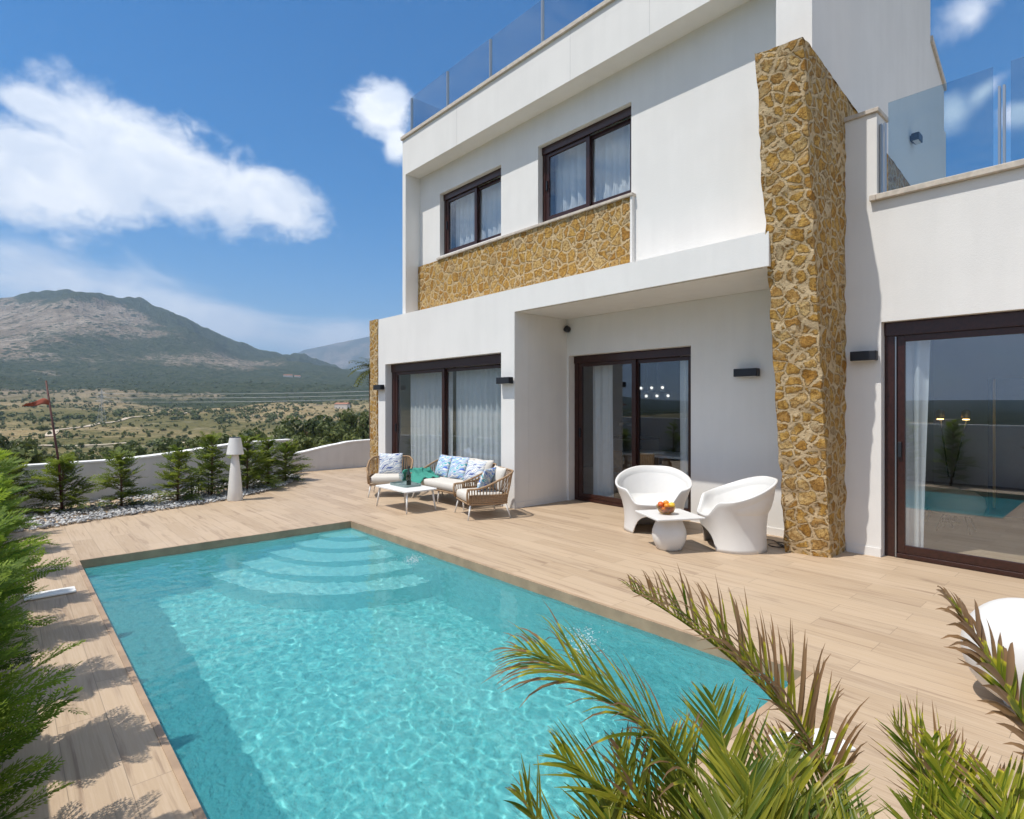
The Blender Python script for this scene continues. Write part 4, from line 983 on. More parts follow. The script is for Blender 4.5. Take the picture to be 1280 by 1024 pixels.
a1 = rope_seat('rope_armchair', 0.66, 0.62, 'tan rope armchair at the right end of the sofa showing its woven side', 'armchair', (-6.44, 5.17, 0), face_dir(-0.34, -0.94), AC)
a0 = rope_seat('rope_armchair', 0.66, 0.62, 'tan rope armchair behind the coffee table facing the camera', 'armchair', (-8.98, 5.12, 0), face_dir(0.80, -0.60), AC)
CG = 'patterned cushions on the seats'
cushion((-8.10, 5.60, .37), R(-4), R(-20), 0.40, 0.38, 0.13, M_PAT1, 'blue and green patterned cushion on the sofa next to the teal throw', 1, group=CG)
cushion((-7.66, 5.60, .37), R(8), R(-20), 0.40, 0.38, 0.13, M_PAT1, 'blue and green patterned cushion in the middle of the sofa', 2, group=CG)
cushion((-6.42, 5.16, .36), R(-62), R(-24), 0.40, 0.36, 0.12, M_PAT1, 'blue and green patterned cushion leaning in the right hand rope armchair', 3, group=CG)
cushion((-8.98 - .09, 5.12 + .07, .355), face_dir(0.80, -0.60), R(-14), 0.42, 0.38, 0.13, M_PAT2, 'navy and white wave patterned cushion in the armchair behind the coffee table', 4, group=CG)
cushion((-6.36, 5.34, .37), face_dir(-0.34, -0.94), R(-18), 0.46, 0.34, 0.14, M_CUSH, 'plain ivory cushion against the back of the right hand rope armchair', 5)
cushion((-7.20, 5.60, .37), R(14), R(-24), 0.40, 0.36, 0.13, M_PAT2, 'pale patterned cushion at the right end of the sofa', 6, group=CG)
# teal throw over the far arm of the sofa
mb = MB(); vs = []; nu, nv = 22, 40
path = [(-8.02, 5.36, .365), (-8.22, 5.37, .37), (-8.36, 5.38, .41), (-8.43, 5.39, .475), (-8.50, 5.38, .47), (-8.53, 5.36, .34), (-8.52, 5.33, .20), (-8.48, 5.28, .07)]
for j in range(nv + 1):
    u = j / nv * (len(path) - 1); k = min(int(u), len(path) - 2); f = u - k; p = Vector(path[k]).lerp(Vector(path[k + 1]), f)
    for i in range(nu + 1):
        v = i / nu - .5; wv = 0.5 + 0.1 * math.sin(j * .3)
        q = mnoise.noise(Vector((v * 9, j * .16, 3))) * 0.035
        vs.append((p.x + q * 0.9 + 0.03 * math.sin(v * 9 + j * .2), p.y + v * wv, p.z + 0.012 + abs(q) + 0.012 * math.sin(v * 24 + j * .15) - 0.10 * sms(abs(v), .3, .5) * (1 - sms(j, 0, 14))))
mb.add(vs, [(j * (nu + 1) + i, j * (nu + 1) + i + 1, (j + 1) * (nu + 1) + i + 1, (j + 1) * (nu + 1) + i) for j in range(nv) for i in range(nu)])
o = mb.build('throw_blanket', M_THROW, smooth=True); tag(o, 'crumpled teal throw draped over the far arm of the rope sofa', 'blanket'); so = o.modifiers.new('t', 'SOLIDIFY'); so.thickness = 0.01

# skimmer lids in the deck
def lid(loc, rz, label):
    t = thing('skimmer_lid', label, 'skimmer lid', loc, rz, 'white pool skimmer lids')
    mb = MB(); mb.box(-.17, .17, -.09, -.004, 0.004, 0.016); mb.build('lid_half', M_WHITESTRIP, t, bevel=0.003)
    mb = MB(); mb.box(-.17, .17, .004, .09, 0.004, 0.016); mb.build('lid_half', M_WHITESTRIP, t, bevel=0.003)
lid((-6.17, 0.30, 0), R(90), 'white double plastic lid on the deck among the conifer shadows at the left')
lid((-1.06, 2.83, 0), R(60), 'white double plastic lid on the deck half hidden by palm fronds')

# inside the rooms
M_DARKWOOD = simple('dark_kitchen_front', (0.035, 0.025, 0.02), 0.4, nscale=20); M_OAK = simple('oak_wood', (0.32, 0.18, 0.075), 0.5, nscale=14, namt=0.2); M_GREYC = simple('grey_cabinet', (0.26, 0.25, 0.24), 0.5)
t = thing('kitchen_unit', 'grey kitchen counter under a dark tall cabinet seen through the middle glass door', 'kitchen', (-7.35, 9.9, 0))
mb = MB(); mb.box(-.45, .55, -.3, .3, 0.0, 0.88); mb.build('counter', M_GREYC, t, bevel=.005)
mb = MB(); mb.box(-.47, .57, -.32, .3, 0.885, 0.92); mb.build('worktop', M_DARKWOOD, t)
mb = MB(); mb.box(-.45, 1.3, .32, .6, 0.0, 1.45); mb.build('tall_cabinet', M_DARKWOOD, t, bevel=.005)
t = thing('coffee_machine', 'small steel coffee machine on the kitchen counter', 'coffee machine', (-7.3, 9.75, 0.921))
mb = MB(); mb.box(-.11, .11, -.10, .12, 0, 0.04); mb.box(-.11, .11, .02, .12, 0.041, 0.24); mb.build('body', M_STEEL, t, bevel=.01)
mb = MB(); mb.box(-.11, .11, -.10, .12, 0.242, 0.30); mb.build('head', M_STEEL, t, bevel=.01)
t = thing('dining_table', 'white dining table seen through the middle glass door', 'table', (-5.75, 8.7, 0))
mb = MB(); mb.box(-.75, .75, -.42, .42, .70, .74); mb.build('tabletop', M_PLASTIC, t, bevel=.006)
for sx in (-1, 1):
    for sy in (-1, 1):
        mb = MB(); mb.tube([(sx * .6, sy * .32, .699), (sx * .68, sy * .38, 0)], [.025, .016], 8); mb.build('leg', M_OAK, t, smooth=True)
for (x, y, rz, lb) in ((-6.25, 8.15, R(180), 'oak dining chair with cane back behind the glass, nearer the kitchen'), (-5.58, 8.12, R(180), 'oak dining chair with cane back behind the glass, nearer the right curtain')):
    t = thing('dining_chair', lb, 'chair', (x, y, 0), rz, 'oak dining chairs')
    mb = MB(); mb.box(-.22, .22, -.22, .22, .43, .46); mb.build('seat', M_OAK, t, bevel=.008)
    mb = MB(); mb.box(-.21, .21, .20, .225, .52, .80); mb.build('backrest', M_OAK, t, bevel=.006)
    for sx in (-1, 1):
        for sy in (-1, 1):
            mb = MB(); mb.tube([(sx * .2, sy * .2, .429 if sy < 0 else .81), (sx * .215, sy * .22, 0)], .014, 8); mb.build('leg', M_OAK, t, smooth=True)
M_GLOBE = glass_mat('chandelier_glass', 0.35, (0.95, 0.97, 1.0))
m, T = mat('white_lamp_glow'); em = T.n('ShaderNodeEmission'); em.inputs[0].default_value = (1, .93, .82, 1); em.inputs[1].default_value = 1.4; out(T, em.outputs[0]); M_GLOWW = m
t = thing('chandelier', 'hanging bar chandelier of six clear glass globes behind the middle glass door', 'chandelier', (-5.83, 8.6, -0.03))
mb = MB(); mb.tube([(-.30, 0, 1.86), (.30, 0, 1.86)], .010, 8); mb.build('bar', M_BLACK, t, smooth=True)
for x in (-.16, .05): mb = MB(); mb.tube([(x, 0, 1.87), (x, 0, 2.9)], .006, 6); mb.build('cable', M_BLACK, t)
for i in range(6):
    x = -.28 + .112 * i; z = 1.93 if i % 2 == 0 else 1.785
    mb = MB(); mb.blobball((x, 0, z), .066, 3, 0); g_ = mb.build('globe', M_GLOBE, t, smooth=True)
    mb = MB(); mb.blobball((x, 0, z), .026, 2, 0); mb.build('bulb', M_GLOWW, g_, smooth=True)
# lounge room behind the large right door
m, T = mat('warm_lamp_glow'); em = T.n('ShaderNodeEmission'); em.inputs[0].default_value = (1, .62, .22, 1); em.inputs[1].default_value = 5.0; out(T, em.outputs[0]); M_GLOW = m
t = thing('reading_lamp', 'two headed brass and black reading lamp lit behind the large right door', 'lamp', (-1.82, 9.75, 0))
for (x0, x1, zt_) in ((-.02, -.107, 1.43), (.03, .177, 1.43)):
    mb = MB(); mb.tube([(x0, 0, .60), (x1, 0, zt_ - .04)], .010, 6); st_ = mb.build('arm', M_BLACK, t, smooth=True)
    mb = MB(); mb.lathe([(.045, 0), (.055, .01), (.05, .10), (.02, .125)], 18, (x1, -.03, zt_ - .02)); mb.build('lamp_head', M_BRASS, t, smooth=True)
    mb = MB(); mb.lathe([(.001, 0), (.04, .003), (.04, -.008), (.001, -.012)], 16, (x1, -.03, zt_ - .028)); mb.build('bulb', M_GLOW, t, smooth=True)
mb = MB(); mb.lathe([(.12, 0), (.12, .02), (.015, .03), (.015, .61)], 20, (.005, 0, 0)); mb.build('base', M_BLACK, t, smooth=True)
M_BOUC = fabric('beige_boucle', (0.74, 0.64, 0.47), 90, 0, 0.25)
for (x, y, lb) in ((-1.86, 9.35, 'round beige upholstered stool under the reading lamp, nearer the curtain'), (-1.62, 9.0, 'round beige upholstered stool under the reading lamp, nearer the room centre')):
    t = thing('pouffe', lb, 'stool', (x, y, 0), 0, 'beige stools')
    mb = MB(); mb.lathe([(.20, .22), (.27, .24), (.30, .34), (.28, .44), (.20, .50), (.05, .52)], 28); mb.build('seat', M_BOUC, t, smooth=True)
    for k in range(4):
        a = R(45 + 90 * k); mb = MB(); mb.tube([(.15 * math.cos(a), .15 * math.sin(a), .219), (.24 * math.cos(a), .24 * math.sin(a), 0)], .012, 6); mb.build('leg', M_BLACK, t, smooth=True)
t = thing('wardrobe', 'tall dark blue wardrobe with a long brass handle behind the large right door', 'wardrobe', (-1.0, 10.9, 0))
M_NAVY = simple('dark_blue_lacquer', (0.02, 0.035, 0.07), 0.25)
mb = MB(); mb.box(-.55, .9, -.25, .3, 0, 1.98); mb.build('carcass', M_NAVY, t, bevel=.004)
mb = MB(); mb.box(-.49, -.46, -.285, -.252, .12, 1.97); mb.build('handle', M_BRASS, t, bevel=.003)

# ------------------------------------------------------------------ plants
def ribbon(mb, a, b, w, nrm, tint, tip=None):
    """leaf-like quad pair from a to b, widest at a third"""
    d = b - a; s_ = d.cross(nrm)
    if s_.length < 1e-6: s_ = d.cross(Vector((0.3, 0.5, 0.8)))
    s_ = s_.normalized() * w / 2; m = a + d * 0.45
    o = len(mb.v); mb.v.extend((tuple(a), tuple(m + s_), tuple(b), tuple(m - s_)))
    mb.f.append((o, o + 1, o + 2, o + 3)); t2 = tint if tip is None else tip; mb.a.extend((tint, tint, t2, tint))
def spray(mb, base, direc, up, L, r_, nt=11, wl=0.010, leaf=0.030, droop=0.25, tint0=0.3):
    """flat feathery cypress spray: axis, side twigs, scale leaves"""
    d = direc.normalized(); side = d.cross(up).normalized(); upn = side.cross(d).normalized()
    tint_s = tint0 + r_.uniform(-0.25, 0.35)
    prev = base; pos = base.copy(); step = L / nt; dd = d.copy()
    for i in range(nt):
        t = (i + 1) / nt
        dd = (dd + upn * r_.uniform(-0.10, 0.10) - Vector((0, 0, 1)) * droop * 0.12 + side * r_.uniform(-.07, .07)).normalized()
        nxt = pos + dd * step
        ribbon(mb, pos, nxt + dd * step * .3, wl * 1.2, upn, tint_s, tint_s + .1)
        tl = L * 0.46 * (1 - t) ** 0.75 + 0.02
        for sgn in (-1, 1):
            td = (dd * 0.80 + side * sgn * 0.62 + upn * r_.uniform(-0.14, 0.20)).normalized()
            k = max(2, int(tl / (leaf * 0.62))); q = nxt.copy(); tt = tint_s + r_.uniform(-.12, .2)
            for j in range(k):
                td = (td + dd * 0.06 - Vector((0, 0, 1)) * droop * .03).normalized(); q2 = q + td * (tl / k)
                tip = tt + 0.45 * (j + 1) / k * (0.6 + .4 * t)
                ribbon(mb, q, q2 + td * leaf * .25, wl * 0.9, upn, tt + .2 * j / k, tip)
                if k > 2 and j < k - 1:
                    for s2 in (-1, 1):
                        ld = (td * .82 + td.cross(upn) * s2 * .55 + upn * r_.uniform(-.25, .25)).normalized()
                        ribbon(mb, q2, q2 + ld * leaf * r_.uniform(.8, 1.25) * (1 - .35 * j / k), wl * .85, upn, tt + .1, tip)
                q = q2
        pos = nxt
def conifer_mesh(h, rad, n, seed, mb_f, mb_t, wl=0.010, leaf=0.030, nt=10, z_lo=0.10, lift=0.35, sharp=1.0):
    r_ = random.Random(seed)
    lean = Vector((r_.uniform(-.03, .03), r_.uniform(-.03, .03), 1))
    mb_t.tube([(0, 0, -0.02), tuple(lean * h * .5), tuple(lean * h * .98)], [0.016 * h + .004, .011 * h + .003, .004], 7)
    for i in range(n):
        t = (i + r_.random()) / n; z = h * (z_lo + (1 - z_lo) * t ** 0.95)
        an = i * 2.399 + r_.uniform(-.5, .5); rr = rad * ((1 - t) ** sharp * 0.9 + 0.14) * (r_.uniform(0.5, 1.05) if r_.random() < .8 else r_.uniform(1.05, 1.4))
        d = Vector((math.cos(an), math.sin(an), lift + 0.55 * t + r_.uniform(-.42, .42))).normalized()
        base = lean * z; L = rr
        upv = Vector((0, 0, 1)) + Vector((r_.uniform(-.5, .5), r_.uniform(-.5, .5), 0))
        mb_t.tube([tuple(base), tuple(base + d * L * .35)], [0.006, .003], 4, cap=False)
        spray(mb_f, base + d * L * 0.08, d, upv, L, r_, nt=nt, wl=wl, leaf=leaf, tint0=0.30)
def conifer(name, loc, h, rad, n, seed, label, group, m, rz=0.0, **kw):
    t = thing(name, label, 'conifer', loc, rz, group); f, k = MB(), MB(); conifer_mesh(h, rad, n, seed, f, k, **kw)
    k.build('trunk', M_BARK, t, smooth=True); f.build('crown', m, t); return t
GB = 'young conifers along the curved garden wall'
bk = [((-10.84, 0.66), 0.76, .46, 'young conifer beside the rusty mast in front of the curved wall'), ((-10.56, 1.37), 0.84, .36, 'slim young conifer in the gravel, second to the right of the rusty mast'),
      ((-10.62, 2.14), 0.86, .40, 'upright young conifer in the gravel, next one left of the white garden lamp'), ((-10.95, 2.74), 1.02, .40, 'young conifer standing just behind the white garden lamp'),
      ((-11.20, 3.40), 0.95, .46, 'bushy young conifer right of the white garden lamp'), ((-11.62, 3.92), 0.92, .46, 'bushy young conifer right of the garden lamp, the middle one of three'),
      ((-12.05, 4.42), 0.78, .42, 'last bushy young conifer before the step in the garden wall'), ((-10.92, 0.08), 0.80, .44, 'young conifer left of the rusty mast behind the hedge tips')]
for i, ((x, y), h, rd, lb) in enumerate(bk):
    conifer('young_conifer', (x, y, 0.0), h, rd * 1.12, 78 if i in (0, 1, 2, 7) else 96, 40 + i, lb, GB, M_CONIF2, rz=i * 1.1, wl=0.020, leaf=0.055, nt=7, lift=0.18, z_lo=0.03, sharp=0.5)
GF = 'conifers of the hedge along the left of the pool'
fg = [((-9.3, -0.06), 1.10, .36, 'hedge conifer farthest from the camera, by the gravel strip', 46), ((-8.2, -0.04), 1.16, .38, 'hedge conifer level with the far pool corner', 60), ((-7.1, -0.03), 1.18, .38, 'hedge conifer just beyond the white skimmer lid', 70),
      ((-6.1, -0.05), 1.22, .38, 'hedge conifer next to the white skimmer lid', 80), ((-5.15, -0.05), 1.24, .38, 'hedge conifer one step nearer than the skimmer lid', 95), ((-4.25, -0.06), 1.26, .38, 'hedge conifer in the middle of the left side of the pool', 110),
      ((-3.4, -0.07), 1.26, .37, 'hedge conifer second nearest to the camera', 120), ((-2.62, -0.08), 1.26, .36, 'hedge conifer nearest to the camera with sprays over the deck edge', 130)]
for i, ((x, y), h, rd, lb, n) in enumerate(fg):
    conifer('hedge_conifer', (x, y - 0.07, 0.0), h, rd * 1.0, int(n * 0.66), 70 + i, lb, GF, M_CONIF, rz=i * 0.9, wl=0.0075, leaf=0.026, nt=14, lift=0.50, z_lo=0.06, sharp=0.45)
# planting strip under the hedge and gravel of white pebbles
M_SOIL = simple('planting_soil', (0.10, 0.075, 0.055), 0.95, nscale=30, namt=0.4, bump=0.6)
mb = MB(); vs = []; N = 120
for i in range(N + 1):
    x = -10.0 + 12.0 * i / N
    vs += [(x, -0.415, 0.005), (x, -0.10 + 0.015 * mnoise.noise(Vector((x * 3, 0, 0))), 0.005)]
mb.add(vs, [(2 * i, 2 * i + 2, 2 * i + 3, 2 * i + 1) for i in range(N)]); o = mb.build('soil', M_SOIL); o['kind'] = 'structure'
m, T = mat('white_pebbles'); c = objco(T); v = T.n('ShaderNodeTexVoronoi'); T.l(c, v.inputs[0]); v.inputs['Scale'].default_value = 14
sp = T.n('ShaderNodeSeparateColor'); T.l(v.outputs['Color'], sp.inputs[0]); out(T, pbsdf(T, T.ramp(sp.outputs[0], [(0, (.16, .165, .18)), (.45, (.36, .36, .36)), (1, (.64, .63, .61))]), 0.85, bump=T.noise(c, 60, 3), bstr=.3)); M_PEB = m
front = [(-9.15, -0.40), (-9.35, 0.43), (-9.66, 1.23), (-9.89, 2.08), (-10.10, 2.70), (-10.62, 3.51), (-11.36, 4.21), (-12.3, 4.82)]
backp = [(-11.40, -0.40), (-11.55, 0.25), (-11.8, 1.5), (-12.1, 2.2), (-12.35, 2.9), (-12.65, 3.7), (-12.9, 4.4), (-13.05, 4.9)]
r_ = random.Random(11); mb = MB(); proto = []
for k in range(5):
    q = MB(); q.blobball((0, 0, 0), 1, 1, 0.45, (1, .8, .55), k); proto.append((q.v, q.f))
for i in range(4300):
    u = r_.random() * 7; k = min(int(u), 6); f = u - k; w = r_.random() ** 1.5
    a = Vector(front[k]).lerp(Vector(front[k + 1]), f); b = Vector(backp[k]).lerp(Vector(backp[k + 1]), f); p = a.lerp(b, .06 + w * 0.94 + r_.uniform(-.012, .012))
    s_ = r_.uniform(.013, .034); v_, f_ = proto[i % 5]; mt = Matrix.Translation((p.x, p.y, .012 + r_.random() * .03)) @ Euler((r_.uniform(-.6, .6), r_.uniform(-.6, .6), r_.random() * 6)).to_matrix().to_4x4() @ Matrix.Scale(s_, 4)
    mb.add([mt @ Vector(x) for x in v_], f_)
o = mb.build('gravel', M_PEB, smooth=True); tag(o, 'white pebble strip between the deck and the curved garden wall', 'gravel', kind='stuff')

# mast with a faded red pennant
t = thing('flag_mast', 'thin leaning rusty mast with a faded red pennant at the left', 'mast', (-10.72, 0.66, 0))
mb = MB(); mb.tube([(0, 0, -.02), (.03, -.04, .73), (.07, -.19, 1.95)], [.017, .015, .012], 8); mb.build('pole', M_RUST, t, smooth=True)
mb = MB(); vs = []; n = 16
for i in range(n + 1):
    u = i / n; yy = -.155 - .30 * u; hh = .085 * (1 - u) ** .6 * (0.55 + .6 * math.sin(min(1, u * 3 + .3) * 1.5)); zc = 1.615 + .02 * math.sin(u * 5) - .02 * u
    for j in range(5): vs.append((.055 + .03 * math.sin(u * 7 + j * .4), yy, zc + hh * (j / 4 - .35) + .012 * math.sin(u * 9)))
mb.add(vs, [(i * 5 + j, i * 5 + j + 1, (i + 1) * 5 + j + 1, (i + 1) * 5 + j) for i in range(n) for j in range(4)]); o = mb.build('pennant', M_RED, t, smooth=True); q = o.modifiers.new('t', 'SOLIDIFY'); q.thickness = .004
mb = MB(); mb.tube([(-.16, -.47, 0), (-.155, -.475, .82)], [.018, .014], 7); 
tag(mb.tube([(-.16, -.47, 0), (-.155, -.475, .82)], [.018, .014], 7).build('trellis', M_BARK), None, None) if False else None
# two small dark posts in the gravel
for (x, y, lb) in ((-11.05, 2.60, 'thin dark grey post hoop in the gravel left of the white garden lamp, farther one'), (-10.95, 2.42, 'thin dark grey post hoop in the gravel left of the white garden lamp, nearer one')):
    mb = MB(); mb.tube([(0, 0, 0), (0, 0, .34), (.02, .10, .36), (.02, .10, .0)], .009, 6); o = mb.build('garden_hoop', M_BLACK, smooth=True); o.location = (x, y, 0); tag(o, lb, 'garden post')

# ---- mediterranean trees and shrubs on the slope beyond the wall
def crown_mb(seed, n=900, leaf=0.16, sc=(1, 1, .8)):
    """unit crown: many leaf-sized faces in uneven clumps"""
    r_ = random.Random(seed); mb = MB(); cl = []
    for k in range(r_.randint(8, 12)):
        a = r_.random() * 6.28; q = r_.random() ** .6; cl.append((Vector((math.cos(a) * q * .68 * sc[0], math.sin(a) * q * .68 * sc[1], (r_.uniform(-.45, .62)) * sc[2])), r_.uniform(.26, .46), r_.uniform(-.3, .45)))
    for i in range(n):
        c, rad, tn = cl[i % len(cl)]; d = Vector((r_.gauss(0, 1), r_.gauss(0, 1), r_.gauss(0, 1))).normalized()
        p = c + d * rad * (r_.random() ** .35); nr = (d + Vector((r_.gauss(0, .5), r_.gauss(0, .5), r_.gauss(0, .5)))).normalized()
        e = Vector((r_.gauss(0, 1), r_.gauss(0, 1), r_.gauss(0, 1))).cross(nr).normalized(); s_ = leaf * r_.uniform(.6, 1.3)
        ribbon(mb, p - e * s_ * .6, p + e * s_ * .6, s_ * .75, nr, .3 + tn + r_.uniform(-.2, .3))
    return mb
def trunk_mb(): return MB().tube([(0, 0, -1.6), (.03, 0, -.9), (-.02, .03, -.2), (.03, 0, .3)], [.085, .065, .05, .02], 7).tube([(0, 0, -.7), (.22, .08, -.15), (.38, .12, .2)], [.04, .03, .012], 5).tube([(0, 0, -.6), (-.2, -.1, -.1), (-.34, -.12, .2)], [.04, .03, .012], 5)
TREES = []
for k in range(5):
    t = thing('shrub_tree', 'x', 'tree'); crown_mb(200 + k, 1100, .15, (1, 1, .8 if k % 2 else .95)).build('crown', M_BUSH if k < 3 else M_BUSH2, t); trunk_mb().build('trunk', M_BARK, t, smooth=True); TREES.append(t)
used = [False] * 5
NEAR = [  # x of centre, y of top, width in the photo, kind, distance: each stands on the slope at that bearing
 (22, 556, 34, 1, 82), (62, 566, 60, 3, 52), (108, 572, 46, 0, 55), (140, 566, 40, 0, 66), (168, 560, 38, 1, 70), (196, 569, 46, 3, 56), (228, 552, 52, 0, 74), (262, 556, 46, 2, 70), (292, 546, 48, 1, 78), (322, 541, 54, 0, 84), (352, 541, 44, 2, 82),
 (384, 524, 56, 0, 96), (412, 530, 52, 1, 90), (440, 528, 38, 2, 98), (462, 528, 36, 0, 98), (428, 548, 40, 3, 66), (395, 553, 44, 3, 60), (365, 552, 50, 1, 66), (455, 551, 46, 3, 60), (40, 576, 40, 2, 52), (8, 568, 40, 0, 54), (300, 560, 40, 3, 60), (250, 566, 46, 1, 54), (335, 556, 40, 3, 62)]
lab_near = 'dense green shrub tree just beyond the white garden wall'
def place_tree(px, dist_depth, width_px, k, label, group, ztop_px=None):
    p = pray(px, 506) * dist_depth; s_ = width_px / F_PX * dist_depth * 0.52
    gz = ground_h(p.x, p.y)
    root = TREES[k]
    rz = rnd.random() * 6.28; sc = (s_, s_, s_ * rnd.uniform(.85, 1.2)); zc = gz + s_ * 0.55
    if ztop_px is not None:
        zc = max(CAM_H + (HY - ztop_px) / F_PX * dist_depth - s_ * .80, gz + .4 * s_); sc = (s_, s_, max(s_, (zc - gz) / 1.45) if zc - gz > 1.45 * s_ else s_)
    loc = (p.x, p.y, zc)
    if not used[k]:
        used[k] = True; root.location = loc; root.rotation_euler = (0, 0, rz); root.scale = sc; o = root
    else: o = dup(root, loc, rz, sc=sc)
    o['label'] = label; o['group'] = group; return o
for (px, yt, wd, k, dep) in NEAR: place_tree(px, dep, wd * 1.25, k, lab_near, 'shrub trees just beyond the garden wall', yt - 9)
MID = []
r_ = random.Random(21)
for i in range(170):
    px = r_.uniform(-30, 465); dep = r_.uniform(110, 420) if i < 140 else r_.uniform(95, 150)
    MID.append((px, dep, r_.choice([0, 1, 2, 3, 4])))
MID += [(368, 330, 0), (372, 335, 1), (298, 420, 0), (314, 424, 0), (286, 428, 1), (395, 360, 2), (404, 365, 0), (185, 330, 4), (95, 300, 0)]
for px, dep, k in MID: place_tree(px, dep, max(4.0, r_.uniform(1.6, 3.6) / dep * F_PX), k, 'scattered dark green tree on the dry terraced valley floor', 'scattered trees on the valley floor')
# the rest of the wood: far tufts in one mesh
mb = MB(); pr = []
for k in range(4):
    q = MB(); rr = random.Random(k)
    for i in range(26):
        d = Vector((rr.gauss(0, 1), rr.gauss(0, 1), rr.gauss(0, .9))).normalized(); p = d * rr.uniform(.55, 1.0); e = Vector((rr.gauss(0, 1), rr.gauss(0, 1), rr.gauss(0, 1))).cross(d).normalized()
        ribbon(q, p - e * .42, p + e * .42, .55, d, rr.uniform(.0, .75))
    pr.append(q)
cnt = 0
while cnt < 3600:
    px = r_.uniform(-60, 520); dep = 430 * (1500 / 430) ** r_.random() if cnt < 3000 else r_.uniform(160, 430); p = pray(px, 506) * dep
    n = fbm(p.x, p.y, 130, 4, 31.0); 
    if n < r_.uniform(-.55, .35): continue
    s_ = (0.8 + 2.6 * r_.random() ** 2) * (1.0 if dep > 430 else .55); z = ground_h(p.x, p.y); q = pr[cnt % 4]
    mb.add([(p.x + v[0] * s_, p.y + v[1] * s_, z + (v[2] * .85 + .55) * s_) for v in q.v], q.f, q.a); cnt += 1
o = mb.build('woodland', M_BUSH); tag(o, 'distant dark pine wood and scrub scattered over the valley and foothills', 'woodland', kind='stuff')

# far palm behind the villa corner
t = thing('palm_tree', 'tall palm tree peeping out behind the left stone corner of the villa', 'palm tree', (-29.0, 14.95, 0))
pp = pray(463, 470) * 32; t.location = (pp.x, pp.y, ground_h(pp.x, pp.y)); hh = 3.6 - t.location.z + CAM_H - 1.6
mb = MB(); mb.tube([(0, 0, 0), (.1, 0, hh * .5), (0, 0, hh)], [.12, .10, .09], 9); mb.build('trunk', M_BARK, t, smooth=True)
mb = MB(); r2 = random.Random(4)
for i in range(34):
    a = i * 2.4; e0 = r2.uniform(-.4, 1.0); p = Vector((0, 0, hh)); d = Vector((math.cos(a) * math.cos(e0), math.sin(a) * math.cos(e0), math.sin(e0)))
    for s_ in range(8):
        q = p + d * .16; sd_ = d.cross(Vector((0, 0, 1))).normalized(); L = .5 * (1 - s_ / 11)
        for g in (-1, 1): ribbon(mb, q, q + (sd_ * g + d * .7 - Vector((0, 0, .25))).normalized() * L, .085, Vector((0, 0, 1)), r2.uniform(0, .6))
        ribbon(mb, p, q, .03, Vector((0, 0, 1)), .3); p = q; d = (d - Vector((0, 0, .17))).normalized()
mb.build('crown', M_BUSH2, t)

# ---- pylon, cables, far houses
M_PYL = simple('galvanised_lattice', (0.42, 0.43, 0.44), 0.6)
def pylon(px, dep, h, label):
    p = pray(px, 506) * dep; z = ground_h(p.x, p.y); t = thing('pylon', label, 'pylon', (p.x, p.y, z), YAW, 'power pylons in the valley'); mb = MB(); w0 = h * .085
    for sx in (-1, 1):
        for sy in (-1, 1): mb.tube([(sx * w0, sy * w0, 0), (sx * w0 * .3, sy * w0 * .3, h * .62), (sx * .08, sy * .08, h)], .10, 4)
    for k in range(7):
        za, zb = h * .62 * k / 7, h * .62 * (k + 1) / 7; wa, wb = w0 * (1 - .7 * k / 7), w0 * (1 - .7 * (k + 1) / 7)
        for s_ in (-1, 1):
            mb.tube([(-wa, s_ * wa, za), (wb, s_ * wb, zb)], .06, 3); mb.tube([(wa, s_ * wa, za), (-wb, s_ * wb, zb)], .06, 3)
    mb.build('lattice', M_PYL, t); arms = []
    for za, wd in ((h * .66, h * .17), (h * .78, h * .14), (h * .90, h * .10)):
        mb = MB(); mb.tube([(-wd, 0, za), (0, 0, za + h * .03), (wd, 0, za)], .10, 4); mb.tube([(-wd, 0, za), (wd, 0, za)], .08, 4); mb.build('cross_arm', M_PYL, t); arms.append((za, wd))
    return t, arms
pA, arms = pylon(127, 430, 26, 'grey lattice power pylon standing in the left part of the valley')
pB, arms2 = pylon(700, 560, 30, 'grey lattice power pylon hidden behind the villa')
for k, (za, wd) in enumerate(arms):
    for s_ in (-1, 1):
        a = pA.location + Matrix.Rotation(YAW, 3, 'Z') @ Vector((s_ * wd, 0, za - .8)); za2, wd2 = arms2[k]; b = pB.location + Matrix.Rotation(YAW, 3, 'Z') @ Vector((s_ * wd2, 0, za2 - .8)) + Vector((0, 0, 10))
        pts = [a.lerp(b, i / 24) - Vector((0, 0, 16 * (i / 24) * (1 - i / 24))) for i in range(25)]
        tag(MB().tube(pts, .085, 4).build('power_line', M_PYL), 'thin pale power line crossing the valley from the pylon towards the villa', 'power line', 'power lines across the valley')
M_HOUSE = simple('far_house_render', (0.62, 0.56, 0.50), 0.9); M_ROOFT = simple('far_terracotta', (0.34, 0.15, 0.085), 0.9); M_WIN = simple('far_window', (0.05, 0.06, 0.07), 0.3)
